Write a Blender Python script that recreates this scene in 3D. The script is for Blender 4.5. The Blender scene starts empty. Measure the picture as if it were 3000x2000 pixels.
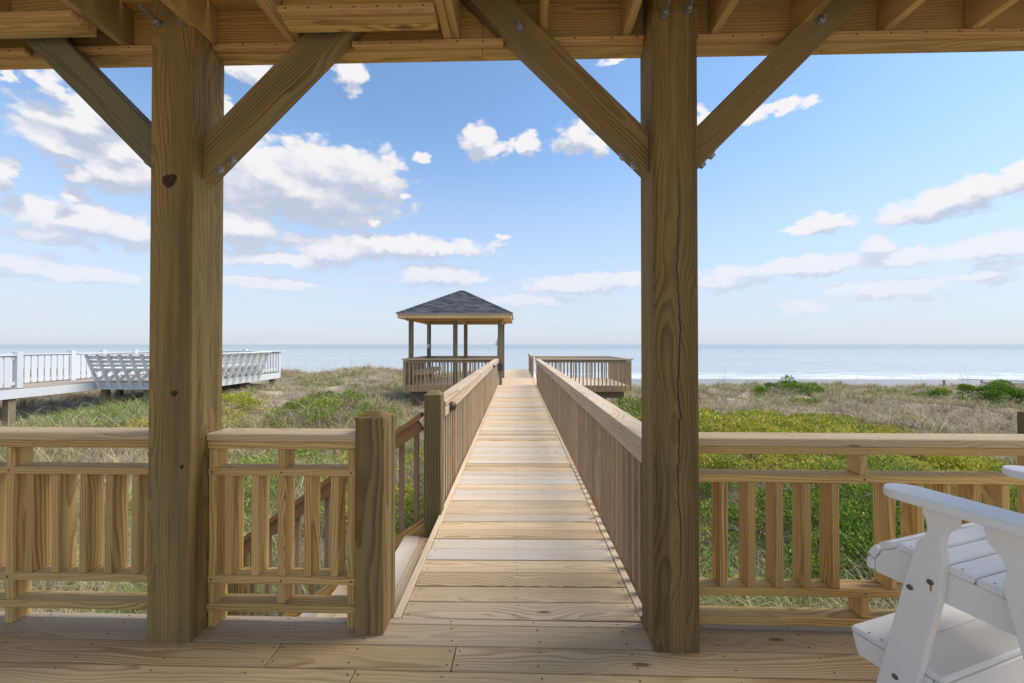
import bpy, bmesh, math, random
import numpy as np
from mathutils import Vector, Matrix, Euler

random.seed(7)
rng = np.random.default_rng(11)
scene = bpy.context.scene
col = scene.collection
R = math.radians

# ------------------------------------------------------------------ camera
cam_d = bpy.data.cameras.new("camera")
cam = bpy.data.objects.new("camera", cam_d); col.objects.link(cam)
cam_d.sensor_width = 36.0; cam_d.lens = 36.0 * 1220.0 / 3000.0
cam_d.shift_y = -0.0018
cam_d.clip_start = 0.05; cam_d.clip_end = 60000
cam.location = (0, 0, 1.36)
cam.rotation_euler = (R(90.6), 0, R(1.55))
scene.camera = cam

# ------------------------------------------------------------------ exposure
scene.view_settings.view_transform = 'Standard'
scene.view_settings.look = 'None'
scene.view_settings.gamma = 1.0
scene.view_settings.use_curve_mapping = False
scene.view_settings.exposure = 1.25

scene.cycles.max_bounces = 6
scene.cycles.diffuse_bounces = 4
scene.cycles.glossy_bounces = 2
scene.cycles.transmission_bounces = 2

# ------------------------------------------------------------------ sun and sky
SUN_EL, SUN_AZ = R(54), R(92)          # azimuth clockwise from +Y (seaward)
sd = bpy.data.lights.new("sun", 'SUN'); sd.energy = 1.95; sd.angle = R(42); sd.color = (1.0, .93, .83)
sun = bpy.data.objects.new("sun", sd); col.objects.link(sun)
sv = Vector((math.sin(SUN_AZ)*math.cos(SUN_EL), math.cos(SUN_AZ)*math.cos(SUN_EL), math.sin(SUN_EL)))
sun.rotation_euler = sv.to_track_quat('Z', 'Y').to_euler()


class NT:
    """small helper for building node trees"""
    def __init__(s, tree): s.t = tree; s.n = tree.nodes; s.l = tree.links
    def node(s, typ, **kw):
        nd = s.n.new(typ)
        for k, v in kw.items(): setattr(nd, k, v)
        return nd
    def put(s, sock, v):
        if isinstance(v, bpy.types.NodeSocket): s.l.new(v, sock)
        elif v is not None: sock.default_value = v
    def math(s, op, a, b=None, c=None, clamp=False):
        nd = s.node('ShaderNodeMath', operation=op, use_clamp=clamp)
        s.put(nd.inputs[0], a); s.put(nd.inputs[1], b)
        if c is not None: s.put(nd.inputs[2], c)
        return nd.outputs[0]
    def vmath(s, op, a, b=None):
        nd = s.node('ShaderNodeVectorMath', operation=op)
        s.put(nd.inputs[0], a); s.put(nd.inputs[1], b)
        return nd.outputs['Value'] if op in ('LENGTH', 'DOT_PRODUCT', 'DISTANCE') else nd.outputs[0]
    def step(s, v, a, b, lo=0., hi=1.):
        nd = s.node('ShaderNodeMapRange', interpolation_type='SMOOTHSTEP')
        s.put(nd.inputs[0], v); s.put(nd.inputs[1], a); s.put(nd.inputs[2], b); s.put(nd.inputs[3], lo); s.put(nd.inputs[4], hi)
        return nd.outputs[0]
    def mix(s, f, a, b, typ='MIX'):
        nd = s.node('ShaderNodeMix', data_type='RGBA', blend_type=typ)
        s.put(nd.inputs[0], f); s.put(nd.inputs[6], a); s.put(nd.inputs[7], b)
        return nd.outputs[2]
    def noise(s, vec, scale, detail=3, rough=.5, dist=0):
        nd = s.node('ShaderNodeTexNoise')
        s.put(nd.inputs['Vector'], vec); s.put(nd.inputs['Scale'], scale); s.put(nd.inputs['Detail'], detail)
        s.put(nd.inputs['Roughness'], rough); s.put(nd.inputs['Distortion'], dist)
        return nd.outputs['Fac']
    def comb(s, x, y, z):
        nd = s.node('ShaderNodeCombineXYZ')
        s.put(nd.inputs[0], x); s.put(nd.inputs[1], y); s.put(nd.inputs[2], z)
        return nd.outputs[0]
    def sep(s, v):
        nd = s.node('ShaderNodeSeparateXYZ'); s.put(nd.inputs[0], v)
        return nd.outputs


def c4(c): return (c[0], c[1], c[2], 1.0)

# cloud banks of the sky: azimuth, elevation, half width, half height (radians)
CLOUDS = [(-0.499, 0.316, 0.18, 0.062), (-0.563, 0.338, 0.073, 0.049), (-0.461, 0.364, 0.099, 0.045), (-0.366, 0.36, 0.081, 0.053), (-0.601, 0.229, 0.086, 0.032), (-0.874, 0.396, 0.02, 0.015), (-0.83, 0.353, 0.059, 0.024), (-0.86, 0.314, 0.048, 0.022), (-0.782, 0.324, 0.034, 0.025), (-0.782, 0.29, 0.065, 0.029), (-0.832, 0.275, 0.022, 0.019), (-0.805, 0.381, 0.033, 0.017), (-0.824, 0.201, 0.083, 0.025), (-0.854, 0.175, 0.045, 0.015), (-0.77, 0.194, 0.054, 0.022), (-0.912, 0.25, 0.016, 0.022), (-0.897, 0.125, 0.041, 0.017), (-0.823, 0.115, 0.083, 0.014), (-0.279, 0.221, 0.183, 0.021), (-0.42, 0.2, 0.083, 0.017), (-0.539, 0.174, 0.105, 0.015), (-0.204, 0.157, 0.084, 0.022), (-0.562, 0.125, 0.09, 0.011), (-0.109, 0.453, 0.036, 0.029), (-0.075, 0.436, 0.044, 0.014), (0.009, 0.447, 0.034, 0.02), (0.128, 0.455, 0.047, 0.027), (0.169, 0.441, 0.026, 0.02), (-0.591, 0.507, 0.045, 0.018), (-0.404, 0.552, 0.033, 0.018), (-0.396, 0.519, 0.017, 0.01), (-0.635, 0.436, 0.01, 0.018), (-0.245, 0.413, 0.016, 0.012), (0.403, 0.465, 0.016, 0.015), (0.5, 0.441, 0.023, 0.012), (0.543, 0.447, 0.034, 0.01), (0.595, 0.439, 0.016, 0.01), (0.224, 0.587, 0.039, 0.006), (0.789, 0.233, 0.064, 0.022), (0.753, 0.22, 0.045, 0.014), (0.818, 0.245, 0.027, 0.017), (0.856, 0.245, 0.017, 0.025), (0.622, 0.228, 0.036, 0.017), (0.574, 0.221, 0.028, 0.008), (0.694, 0.179, 0.024, 0.018), (0.833, 0.15, 0.036, 0.021), (0.491, 0.146, 0.097, 0.016), (0.595, 0.154, 0.078, 0.015), (0.72, 0.151, 0.059, 0.014), (0.434, 0.126, 0.049, 0.011), (0.133, 0.138, 0.12, 0.02), (0.223, 0.146, 0.058, 0.016), (0.019, 0.104, 0.093, 0.014), (0.72, 0.098, 0.078, 0.015), (0.817, 0.104, 0.04, 0.011), (0.58, 0.074, 0.034, 0.008), (0.84, 0.121, 0.026, 0.009), (-0.356, 0.271, 0.013, 0.009), (-0.28, 0.328, 0.012, 0.007), (-0.049, 0.251, 0.015, 0.006), (-0.844, 0.236, 0.015, 0.011), (-0.91, 0.387, 0.008, 0.005)]


def build_world():
    w = bpy.data.worlds.new("World"); scene.world = w; w.use_nodes = True
    T = NT(w.node_tree); w.node_tree.nodes.clear()
    out = T.node('ShaderNodeOutputWorld'); bg = T.node('ShaderNodeBackground')
    sky = T.node('ShaderNodeTexSky', sky_type='NISHITA', sun_disc=False)
    sky.sun_elevation = SUN_EL; sky.sun_rotation = SUN_AZ
    sky.air_density = 1.0; sky.dust_density = 0.6; sky.ozone_density = 1.5; sky.altitude = 0
    STR = 0.10
    geo = T.node('ShaderNodeTexCoord')
    d = T.vmath('NORMALIZE', geo.outputs['Generated'])
    x, y, z = T.sep(d)
    zc = T.math('MAXIMUM', z, 0.0)
    el = T.math('ARCSINE', z)
    az = T.math('ARCTAN2', x, y)
    # cloud billow noise, measured in angle, warped
    P = T.comb(az, T.math('MULTIPLY', el, 1.7), T.math('MULTIPLY', T.math('ABSOLUTE', az), .0))
    n1 = T.noise(P, 14, 6, .58, .3)
    n2 = T.noise(P, 45, 4, .6)
    def billow(sc, amt):
        vo = T.node('ShaderNodeTexVoronoi', feature='SMOOTH_F1', voronoi_dimensions='2D')
        pw = T.vmath('ADD', P, T.comb(T.math('MULTIPLY', T.math('SUBTRACT', n1, .5), .05), T.math('MULTIPLY', T.math('SUBTRACT', n2, .5), .035), 0.))
        T.put(vo.inputs['Vector'], pw); vo.inputs['Scale'].default_value = sc; vo.inputs['Smoothness'].default_value = .35
        return T.math('MULTIPLY', T.math('SUBTRACT', .5, vo.outputs['Distance']), amt)
    puff = T.math('ADD', billow(19., .50), billow(50., .26))
    nn = T.math('ADD', T.math('ADD', T.math('MULTIPLY', n1, .62), .18), puff)
    wob = T.noise(T.vmath('ADD', P, (3.1, 7.7, 1.)), 11, 2)
    azw = T.math('ADD', az, T.math('MULTIPLY', T.math('SUBTRACT', wob, .5), .05))
    elw = T.math('ADD', el, T.math('MULTIPLY', T.math('SUBTRACT', n1, .5), .035))
    n3 = T.noise(T.vmath('ADD', P, (9.3, 1.7, 4.)), 38, 3, .6)
    azw = T.math('ADD', azw, T.math('MULTIPLY', T.math('SUBTRACT', n3, .5), .040))
    elw = T.math('ADD', elw, T.math('MULTIPLY', T.math('SUBTRACT', n2, .5), .020))
    q = T.comb(azw, elw, 0.)
    q_up = T.vmath('ADD', q, (0., .027, 0.))
    near = near_up = None
    for a, e, sa, se in CLOUDS:                        # distance to the closest bank, in bank radii, here and a little higher up
        def dist(p):
            nd = T.node('ShaderNodeVectorMath', operation='MULTIPLY_ADD')
            T.l.new(p, nd.inputs[0]); nd.inputs[1].default_value = (1/sa, 1/se, 0); nd.inputs[2].default_value = (-a/sa, -e/se, 0)
            return T.vmath('LENGTH', nd.outputs[0])
        d0, d1 = dist(q), dist(q_up)
        near = d0 if near is None else T.math('SMOOTH_MIN', near, d0, .25)
        near_up = d1 if near_up is None else T.math('SMOOTH_MIN', near_up, d1, .25)
    tot = T.math('MAXIMUM', T.math('SUBTRACT', 1., T.math('MULTIPLY', near, .5)), 0.)
    hrel = T.math('SUBTRACT', near_up, near)
    # unseen rest of the sky: cloud added thicker, to make the fill light neutral
    away = T.step(T.math('ABSOLUTE', az), 1.0, 1.25)
    pl = T.vmath('DIVIDE', d, T.comb(T.math('ADD', zc, .12), T.math('ADD', zc, .12), 1.))
    px, py, pz = T.sep(pl)
    pn = T.noise(T.comb(px, py, 0.), 1.3, 6, .6, .4)
    gen = T.math('MULTIPLY', T.step(pn, .43, .64), T.math('MAXIMUM', away, T.step(el, .66, .8)))
    field = T.math('ADD', tot, T.math('MULTIPLY', T.math('MULTIPLY', T.math('SUBTRACT', nn, .55), .85), T.step(tot, .02, .40)))
    dens = T.step(field, .25, .58)
    dens = T.math('MAXIMUM', dens, gen)
    # thin streaks near the horizon
    st = T.noise(T.comb(T.math('MULTIPLY', az, 3.), T.math('MULTIPLY', el, 34.), 0.), 1.6, 5, .55, .3)
    lowm = T.math('MULTIPLY', T.step(el, .22, .05), T.step(el, -.01, .03))
    streak = T.math('MULTIPLY', T.step(st, .42, .72), T.math('MULTIPLY', lowm, .8))
    # colours
    skyc = T.mix(1.0, sky.outputs[0], (STR*.80, STR*.90, STR*.95, 1), 'MULTIPLY')
    hz = T.step(el, .50, .0)
    skyc = T.mix(T.math('MULTIPLY', hz, .82), skyc, (.262, .288, .348, 1))
    lit = T.step(T.math('ADD', hrel, T.math('MULTIPLY', T.math('SUBTRACT', nn, .55), 0.85)), -.38, .62)
    cc = T.mix(lit, (.225, .25, .31, 1), (.395, .385, .388, 1))
    cc = T.mix(T.math('MULTIPLY', T.step(el, .3, .05), .45), cc, (.33, .35, .41, 1))
    opac = T.math('MULTIPLY', dens, T.step(el, .05, .25, .62, .97))
    c = T.mix(streak, skyc, (.325, .335, .38, 1))
    c = T.mix(opac, c, cc)
    T.l.new(c, bg.inputs[0]); bg.inputs[1].default_value = 1.0
    T.l.new(bg.outputs[0], out.inputs[0])


build_world()

# ------------------------------------------------------------------ materials
def new_mat(name):
    m = bpy.data.materials.new(name); m.use_nodes = True
    m.node_tree.nodes.clear()
    T = NT(m.node_tree)
    out = T.node('ShaderNodeOutputMaterial'); b = T.node('ShaderNodeBsdfPrincipled')
    T.l.new(b.outputs[0], out.inputs[0])
    return m, T, b


def wood(name, light, dark, grey, ring=.011, contrast=.75, spread=.35, greyamt=.25, rough=.72, saw=0., knots=.5, crack=False, green=0., nvar=.0):
    """sawn pine: growth rings of a log cut by the board, each board from a different place in the log"""
    m, T, b = new_mat(name)
    tc = T.node('ShaderNodeTexCoord'); oi = T.node('ShaderNodeObjectInfo')
    rnd = oi.outputs['Random']
    p = tc.outputs['Object']
    r1 = T.math('FRACT', T.math('MULTIPLY', rnd, 17.31)); r2 = T.math('FRACT', T.math('MULTIPLY', rnd, 91.7)); r3 = T.math('FRACT', T.math('MULTIPLY', rnd, 433.1))
    off = T.comb(T.math('MULTIPLY', r1, 40.), T.math('MULTIPLY', r2, 30.), T.math('MULTIPLY', r3, 20.))
    po = T.vmath('ADD', p, off)
    x, y, z = T.sep(p)
    # log centre line drifts along the board, so flat faces show long arches
    low = T.noise(T.vmath('MULTIPLY', po, (1.1, 4., 4.)), 1., 2, .5)
    low2 = T.noise(T.vmath('MULTIPLY', po, (2.6, 14., 14.)), 1., 2, .5)
    cy = T.math('ADD', T.math('MULTIPLY', T.math('SUBTRACT', r2, .5), .16), T.math('MULTIPLY', x, T.math('MULTIPLY', T.math('SUBTRACT', r3, .5), .05)))
    cz = T.math('ADD', T.math('ADD', .035, T.math('MULTIPLY', r1, .09)), T.math('MULTIPLY', x, T.math('MULTIPLY', T.math('SUBTRACT', r1, .5), .03)))
    rad = T.vmath('LENGTH', T.comb(0., T.math('SUBTRACT', y, cy), T.math('SUBTRACT', z, cz)))
    vo = T.node('ShaderNodeTexVoronoi', feature='F1'); T.put(vo.inputs['Vector'], T.vmath('MULTIPLY', po, (1.5, 5., 5.))); vo.inputs['Scale'].default_value = 1.0
    kd = vo.outputs['Distance']
    rad = T.math('ADD', rad, T.math('MULTIPLY', T.math('SUBTRACT', low, .5), .075))
    rad = T.math('ADD', rad, T.math('MULTIPLY', T.math('SUBTRACT', low2, .5), .018))
    rad = T.math('ADD', rad, T.math('MULTIPLY', T.step(kd, .45, .0), .03 * (knots > 0)))
    ph = T.math('FRACT', T.math('DIVIDE', rad, ring))
    late = T.math('MULTIPLY', T.step(ph, .25, .86), T.step(ph, 1.0, .93))
    amp = T.step(T.noise(T.vmath('MULTIPLY', po, (.8, 9., 9.)), 1., 2), .3, .7, .25, 1.)
    fib = T.noise(T.vmath('MULTIPLY', po, (5., 160., 160.)), 1., 3, .65)
    blot = T.noise(T.vmath('MULTIPLY', po, (1.6, 7., 7.)), 1., 3, .6)
    k = T.math('MULTIPLY', T.math('MULTIPLY', late, amp), contrast)
    k = T.math('ADD', k, T.math('MULTIPLY', T.math('SUBTRACT', fib, .5), .55), None, True)
    c = T.mix(k, c4(light), c4(dark))
    # per board tone
    tone = T.math('ADD', T.math('ADD', 1. - spread/2, T.math('MULTIPLY', r2, spread)), T.math('MULTIPLY', T.math('SUBTRACT', blot, .5), .34))
    c = T.mix(1., c, T.comb(tone, tone, tone), 'MULTIPLY')
    gm = T.math('MULTIPLY', T.step(r3, .15, 1.), greyamt * 1.7)
    gm = T.math('MULTIPLY', gm, T.step(blot, .2, .75, .55, 1.25), None, True)
    c = T.mix(gm, c, c4(grey))
    if green:
        gn = T.noise(T.vmath('MULTIPLY', po, (.9, 5., 5.)), 1.3, 2)
        c = T.mix(T.math('MULTIPLY', T.step(gn, .45, .75), green), c, (.13, .15, .085, 1))
    if saw:
        sw = T.noise(T.vmath('MULTIPLY', po, (260., 10., 10.)), 1., 2, .6)
        st = T.noise(T.vmath('MULTIPLY', po, (.7, 42., 42.)), 1., 4, .7)
        sk = T.math('ADD', T.math('MULTIPLY', T.math('SUBTRACT', sw, .5), .5*saw), T.math('MULTIPLY', T.math('SUBTRACT', st, .5), .9*saw))
        stain = T.step(T.noise(T.vmath('MULTIPLY', po, (.45, 9., 9.)), 1., 4, .65), .38, .68, 0., .42*saw)
        sk = T.math('SUBTRACT', T.math('ADD', 1.08, sk), stain)
        c = T.mix(1., c, T.comb(sk, sk, sk), 'MULTIPLY')
    if knots:
        km = T.step(kd, .10*knots+.05, .04*knots+.02)
        ring2 = T.math('SINE', T.math('MULTIPLY', kd, 160.))
        kc = T.mix(T.math('MULTIPLY', T.math('ADD', ring2, 1.), .5), (.10, .05, .025, 1), (.2, .11, .05, 1))
        c = T.mix(T.math('MULTIPLY', km, .85), c, kc)
    hgt = T.math('ADD', T.math('MULTIPLY', late, .35), T.math('MULTIPLY', fib, .8))
    if crack:
        cn = T.noise(T.comb(T.math('MULTIPLY', x, 3.2), 5., 2.), 1., 5, .68)
        cx = T.math('ABSOLUTE', T.math('ADD', T.math('SUBTRACT', z, -.012), T.math('MULTIPLY', T.math('SUBTRACT', cn, .5), .07)))
        wd = T.math('MULTIPLY', T.step(T.math('ABSOLUTE', T.math('SUBTRACT', x, 1.25)), 1.3, .4), .0027)
        cm = T.math('LESS_THAN', cx, wd)
        c = T.mix(T.math('MULTIPLY', cm, .9), c, (.02, .015, .01, 1))
        hgt = T.math('SUBTRACT', hgt, T.math('MULTIPLY', cm, 3.))
    T.l.new(c, b.inputs['Base Color'])
    b.inputs['Roughness'].default_value = rough
    b.inputs['Specular IOR Level'].default_value = .25
    bp = T.node('ShaderNodeBump'); bp.inputs['Strength'].default_value = .35; bp.inputs['Distance'].default_value = .0025
    T.l.new(hgt, bp.inputs['Height']); T.l.new(bp.outputs[0], b.inputs['Normal'])
    return m


M = {}
M['plank'] = wood('walkway_pine', (.63, .475, .295), (.345, .21, .10), (.56, .505, .44), ring=.011, contrast=.85, spread=.38, greyamt=.5, knots=.32)
M['floor'] = wood('floor_pine', (.60, .435, .225), (.30, .17, .065), (.48, .385, .27), ring=.011, contrast=.9, spread=.25, greyamt=.36, knots=.3)
M['rail'] = wood('rail_pine', (.68, .45, .165), (.34, .17, .04), (.55, .39, .18), ring=.012, contrast=1., spread=.26, greyamt=.2, knots=.25)
M['railtop'] = wood('rail_pine_weathered', (.67, .49, .255), (.37, .225, .09), (.56, .455, .33), ring=.012, contrast=.9, spread=.2, greyamt=.4, knots=.25)
M['walkrail'] = wood('walkway_rail_pine', (.54, .425, .295), (.30, .20, .115), (.50, .445, .38), ring=.013, contrast=.9, spread=.15, greyamt=.55, knots=.2)
M['darkrail'] = wood('brown_stair_pine', (.36, .205, .085), (.19, .10, .035), (.28, .19, .11), ring=.012, contrast=.7, spread=.2, greyamt=.3, knots=0)
M['baluster'] = wood('baluster_pine', (.44, .315, .19), (.24, .145, .07), (.36, .295, .22), ring=.010, contrast=.8, spread=.55, greyamt=.45, knots=0)
M['fascia'] = wood('fascia_pine', (.72, .52, .26), (.48, .28, .10), (.6, .47, .3), ring=.011, contrast=.6, spread=.12, greyamt=.12, knots=.35)
M['post'] = wood('rough_post_pine', (.33, .22, .075), (.125, .07, .016), (.24, .175, .075), ring=.0075, contrast=.85, spread=.08, greyamt=.35, rough=.85, saw=1.0, knots=.28, green=.35)
M['postcrack'] = wood('rough_post_pine_cracked', (.28, .185, .062), (.095, .053, .013), (.20, .145, .065), ring=.0075, contrast=.85, spread=.08, greyamt=.3, rough=.85, saw=.9, knots=.3, crack=True, green=.25)
M['newel'] = wood('newel_pine', (.30, .205, .082), (.12, .067, .02), (.23, .18, .09), ring=.017, contrast=1., spread=.06, greyamt=.25, rough=.8, knots=0, green=.25)
M['neweldark'] = wood('green_stained_newel_pine', (.17, .14, .068), (.08, .06, .026), (.13, .12, .065), ring=.017, contrast=.9, spread=.06, greyamt=.3, rough=.8, knots=0, green=.4)
M['brace'] = wood('brace_pine', (.29, .21, .092), (.125, .077, .027), (.23, .195, .112), ring=.013, contrast=1., spread=.16, greyamt=.35, rough=.8, knots=.45, green=.45)
M['bracegreen'] = wood('green_stained_brace_pine', (.22, .20, .115), (.105, .09, .045), (.20, .195, .135), ring=.013, contrast=.9, spread=.1, greyamt=.35, rough=.8, knots=.45, green=.6)
M['trim'] = wood('edge_trim_pine', (.60, .47, .32), (.36, .235, .13), (.5, .42, .34), ring=.011, contrast=.7, spread=.15, greyamt=.08, knots=.2)
M['joist'] = wood('joist_pine', (.58, .385, .14), (.29, .16, .045), (.44, .34, .17), ring=.014, contrast=.9, spread=.28, greyamt=.25, knots=.4, green=.3)
M['strip'] = wood('ledger_strip_pine', (.62, .39, .17), (.38, .20, .07), (.5, .34, .17), ring=.012, contrast=.7, spread=.15, greyamt=.2, knots=.3)
M['pile'] = wood('weathered_pile', (.27, .21, .125), (.14, .10, .055), (.215, .185, .14), ring=.014, contrast=.7, spread=.2, greyamt=.5, rough=.9, knots=.3, green=.3)


def plain(name, c, rough=.5, metal=0., var=.08, nscale=8., spec=.4, bump=0.):
    m, T, b = new_mat(name)
    tc = T.node('ShaderNodeTexCoord')
    n = T.noise(tc.outputs['Object'], nscale, 4, .6)
    f = T.math('ADD', 1. - var/2, T.math('MULTIPLY', n, var))
    T.l.new(T.mix(1., c4(c), T.comb(f, f, f), 'MULTIPLY'), b.inputs['Base Color'])
    b.inputs['Roughness'].default_value = rough; b.inputs['Metallic'].default_value = metal
    b.inputs['Specular IOR Level'].default_value = spec
    if bump:
        bp = T.node('ShaderNodeBump'); bp.inputs['Strength'].default_value = bump; bp.inputs['Distance'].default_value = .002
        T.l.new(T.noise(tc.outputs['Object'], 220, 2), bp.inputs['Height']); T.l.new(bp.outputs[0], b.inputs['Normal'])
    return m


M['steel'] = plain('galvanised_steel', (.36, .38, .40), .45, .85, .4, 60)
M['nail'] = plain('dark_nail_steel', (.045, .037, .03), .6, .3)
M['rust'] = plain('rusty_screw', (.42, .25, .10), .7, .2)
M['bolt_dark'] = plain('dull_bolt_steel', (.16, .15, .125), .45, .7, .3, 80)
M['chair'] = plain('white_poly_lumber', (.90, .885, .85), .48, 0, .05, 5, .4, .12)
M['white'] = plain('white_painted_wood', (.79, .80, .80), .55, 0, .12, 3, .35)
M['whiterail_shaded'] = plain('shade_toned_white_railing', (.60, .63, .66), .55, 0, .14, 3, .35)  # white paint darkened and blued: shade put into the colour
M['greydeck'] = plain('weathered_grey_boards', (.33, .28, .235), .8, 0, .4, 4)
M['dark_box'] = plain('dark_grey_box', (.07, .072, .08), .5, 0, .15, 10)
M['pale_box'] = plain('pale_grey_box', (.55, .57, .6), .45, .0, .1, 10)
M['lamp'] = plain('bronze_lamp_housing', (.09, .075, .055), .45, .5, .2, 20)
M['ship'] = plain('ship_hull', (.16, .2, .25), .6)
M['drip'] = plain('drip_edge_metal', (.45, .46, .47), .4, .6)
M['knot'] = plain('dark_pine_knot', (.05, .028, .014), .7, 0, 1.3, 45, .3, .6)


def shingle_mat():
    m, T, b = new_mat('charcoal_asphalt_shingle')
    tc = T.node('ShaderNodeTexCoord'); oi = T.node('ShaderNodeObjectInfo')
    at = T.node('ShaderNodeAttribute', attribute_name='tone')
    n = T.noise(tc.outputs['Object'], 60, 3, .7)
    f = T.math('ADD', T.math('ADD', .5, T.math('MULTIPLY', oi.outputs['Random'], .8)), T.math('MULTIPLY', T.math('SUBTRACT', n, .5), .9))
    T.l.new(T.mix(1., (.050, .054, .066, 1), T.comb(f, f, f), 'MULTIPLY'), b.inputs['Base Color'])
    b.inputs['Roughness'].default_value = .85
    return m


M['shingle'] = shingle_mat()


def veg_mat(name, trans=.25):
    m, T, b = new_mat(name)
    at = T.node('ShaderNodeAttribute', attribute_name='tint')
    out = [n for n in T.n if n.type == 'OUTPUT_MATERIAL'][0]
    T.l.new(at.outputs['Color'], b.inputs['Base Color']); b.inputs['Roughness'].default_value = .6
    b.inputs['Specular IOR Level'].default_value = .25
    tr = T.node('ShaderNodeBsdfTranslucent'); T.l.new(at.outputs['Color'], tr.inputs[0])
    mx = T.node('ShaderNodeMixShader'); mx.inputs[0].default_value = trans
    T.l.new(b.outputs[0], mx.inputs[1]); T.l.new(tr.outputs[0], mx.inputs[2]); T.l.new(mx.outputs[0], out.inputs[0])
    return m


M['leaf'] = veg_mat('shrub_leaf', .3)
M['grass'] = veg_mat('grass_blade', .2)
M['twig'] = plain('bleached_twig', (.42, .38, .34), .8, 0, .4, 10)


def sand_mat():
    m, T, b = new_mat('dune_sand')
    geo = T.node('ShaderNodeNewGeometry')
    p = geo.outputs['Position']; x, y, z = T.sep(p)
    n = T.noise(p, 1.2, 5, .6); n2 = T.noise(p, 14, 4, .7); n3 = T.noise(p, 90, 2, .6)
    dry = T.mix(T.step(n, .35, .65), (.44, .38, .30, 1), (.36, .30, .23, 1))
    litter = T.mix(T.step(n2, .35, .7), (.25, .2, .14, 1), (.15, .125, .085, 1))
    duney = T.step(y, 30., 26.)
    lm = T.math('MULTIPLY', T.step(T.noise(p, .55, 4, .6), .34, .5), duney)
    lm = T.math('MULTIPLY', lm, T.step(y, 2., 3.5, .35, 1.))
    c = T.mix(lm, dry, litter)
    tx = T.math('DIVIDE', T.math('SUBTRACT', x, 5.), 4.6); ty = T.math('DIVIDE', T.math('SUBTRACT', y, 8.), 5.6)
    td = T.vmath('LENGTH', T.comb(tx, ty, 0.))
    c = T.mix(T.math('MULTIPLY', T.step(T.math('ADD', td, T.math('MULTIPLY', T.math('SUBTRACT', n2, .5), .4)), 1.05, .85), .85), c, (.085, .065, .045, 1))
    wet = T.step(z, -4.1, -4.75)
    c = T.mix(wet, c, (.25, .245, .24, 1))
    f = T.math('ADD', .82, T.math('MULTIPLY', n3, .36))
    c = T.mix(1., c, T.comb(f, f, f), 'MULTIPLY')
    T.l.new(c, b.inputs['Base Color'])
    T.put(b.inputs['Roughness'], T.math('SUBTRACT', .95, T.math('MULTIPLY', wet, .4)))
    bp = T.node('ShaderNodeBump'); bp.inputs['Strength'].default_value = .6; bp.inputs['Distance'].default_value = .03
    T.l.new(n2, bp.inputs['Height']); T.l.new(bp.outputs[0], b.inputs['Normal'])
    return m


def sea_mat():
    m, T, b = new_mat('sea_water')
    geo = T.node('ShaderNodeNewGeometry')
    p = geo.outputs['Position']; x, y, z = T.sep(p)
    big = T.noise(T.comb(T.math('MULTIPLY', x, .008), T.math('MULTIPLY', y, .02), 0.), 1., 4, .6)
    swell = T.noise(T.comb(T.math('MULTIPLY', x, .05), T.math('MULTIPLY', y, .30), 0.), 1., 4, .6, .4)
    chop = T.noise(T.comb(T.math('MULTIPLY', x, .5), T.math('MULTIPLY', y, 1.6), 0.), 1., 4, .65)
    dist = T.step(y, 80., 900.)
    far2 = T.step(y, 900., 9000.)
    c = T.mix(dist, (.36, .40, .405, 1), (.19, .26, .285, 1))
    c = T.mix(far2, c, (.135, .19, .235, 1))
    vv = T.math('ADD', T.math('MULTIPLY', T.math('SUBTRACT', big, .5), .5), T.math('MULTIPLY', T.math('SUBTRACT', swell, .5), .35))
    f = T.math('ADD', 1., vv)
    c = T.mix(1., c, T.comb(f, f, f), 'MULTIPLY')
    # breaking foam in bands that run along the shore
    wobble = T.math('MULTIPLY', T.math('SUBTRACT', T.noise(T.comb(T.math('MULTIPLY', x, .03), 0., 0.), 1., 3), .5), 22.)
    yy = T.math('ADD', y, wobble)
    foam_n = T.noise(T.comb(T.math('MULTIPLY', x, .10), T.math('MULTIPLY', yy, .55), 0.), 1., 6, .68, .6)
    nearshore = T.step(yy, 112., 82., .0, 1.)
    fm = T.step(T.math('ADD', foam_n, T.math('MULTIPLY', nearshore, .20)), .56, .80)
    fm = T.math('MULTIPLY', fm, T.step(yy, 150., 96.))
    c = T.mix(fm, c, (.62, .64, .66, 1))
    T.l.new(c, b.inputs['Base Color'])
    T.put(b.inputs['Roughness'], T.math('ADD', .22, T.math('MULTIPLY', fm, .6)))
    b.inputs['IOR'].default_value = 1.33
    hh = T.math('ADD', T.math('MULTIPLY', swell, .8), T.math('MULTIPLY', chop, .35))
    bp = T.node('ShaderNodeBump'); bp.inputs['Distance'].default_value = .5
    T.put(bp.inputs['Strength'], T.step(y, 2500., 80., .25, .8))
    T.l.new(hh, bp.inputs['Height']); T.l.new(bp.outputs[0], b.inputs['Normal'])
    return m


# ------------------------------------------------------------------ object helpers
def tag(o, label=None, cat=None, group=None, kind=None):
    if label: o['label'] = label
    if cat: o['category'] = cat
    if group: o['group'] = group
    if kind: o['kind'] = kind
    return o


def thing(name, label, cat, loc=(0, 0, 0), rotz=0., group=None):
    o = bpy.data.objects.new(name, None); col.objects.link(o)
    o.location = loc; o.rotation_euler = (0, 0, rotz); o.empty_display_size = .1
    return tag(o, label, cat, group)


def link(name, me, mat, parent=None, loc=(0, 0, 0), rot=(0, 0, 0)):
    o = bpy.data.objects.new(name, me); col.objects.link(o)
    if mat is not None:
        if not me.materials: me.materials.append(mat)
        elif me.materials[0] != mat:
            o.material_slots[0].link = 'OBJECT'; o.material_slots[0].material = mat
    o.location = loc; o.rotation_euler = rot
    if parent is not None:
        o.parent = parent
        if parent.parent is not None:          # sub-part: coordinates stay those of the thing
            o.matrix_parent_inverse = parent.matrix_basis.inverted()
    return o


_cache = {}


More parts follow.
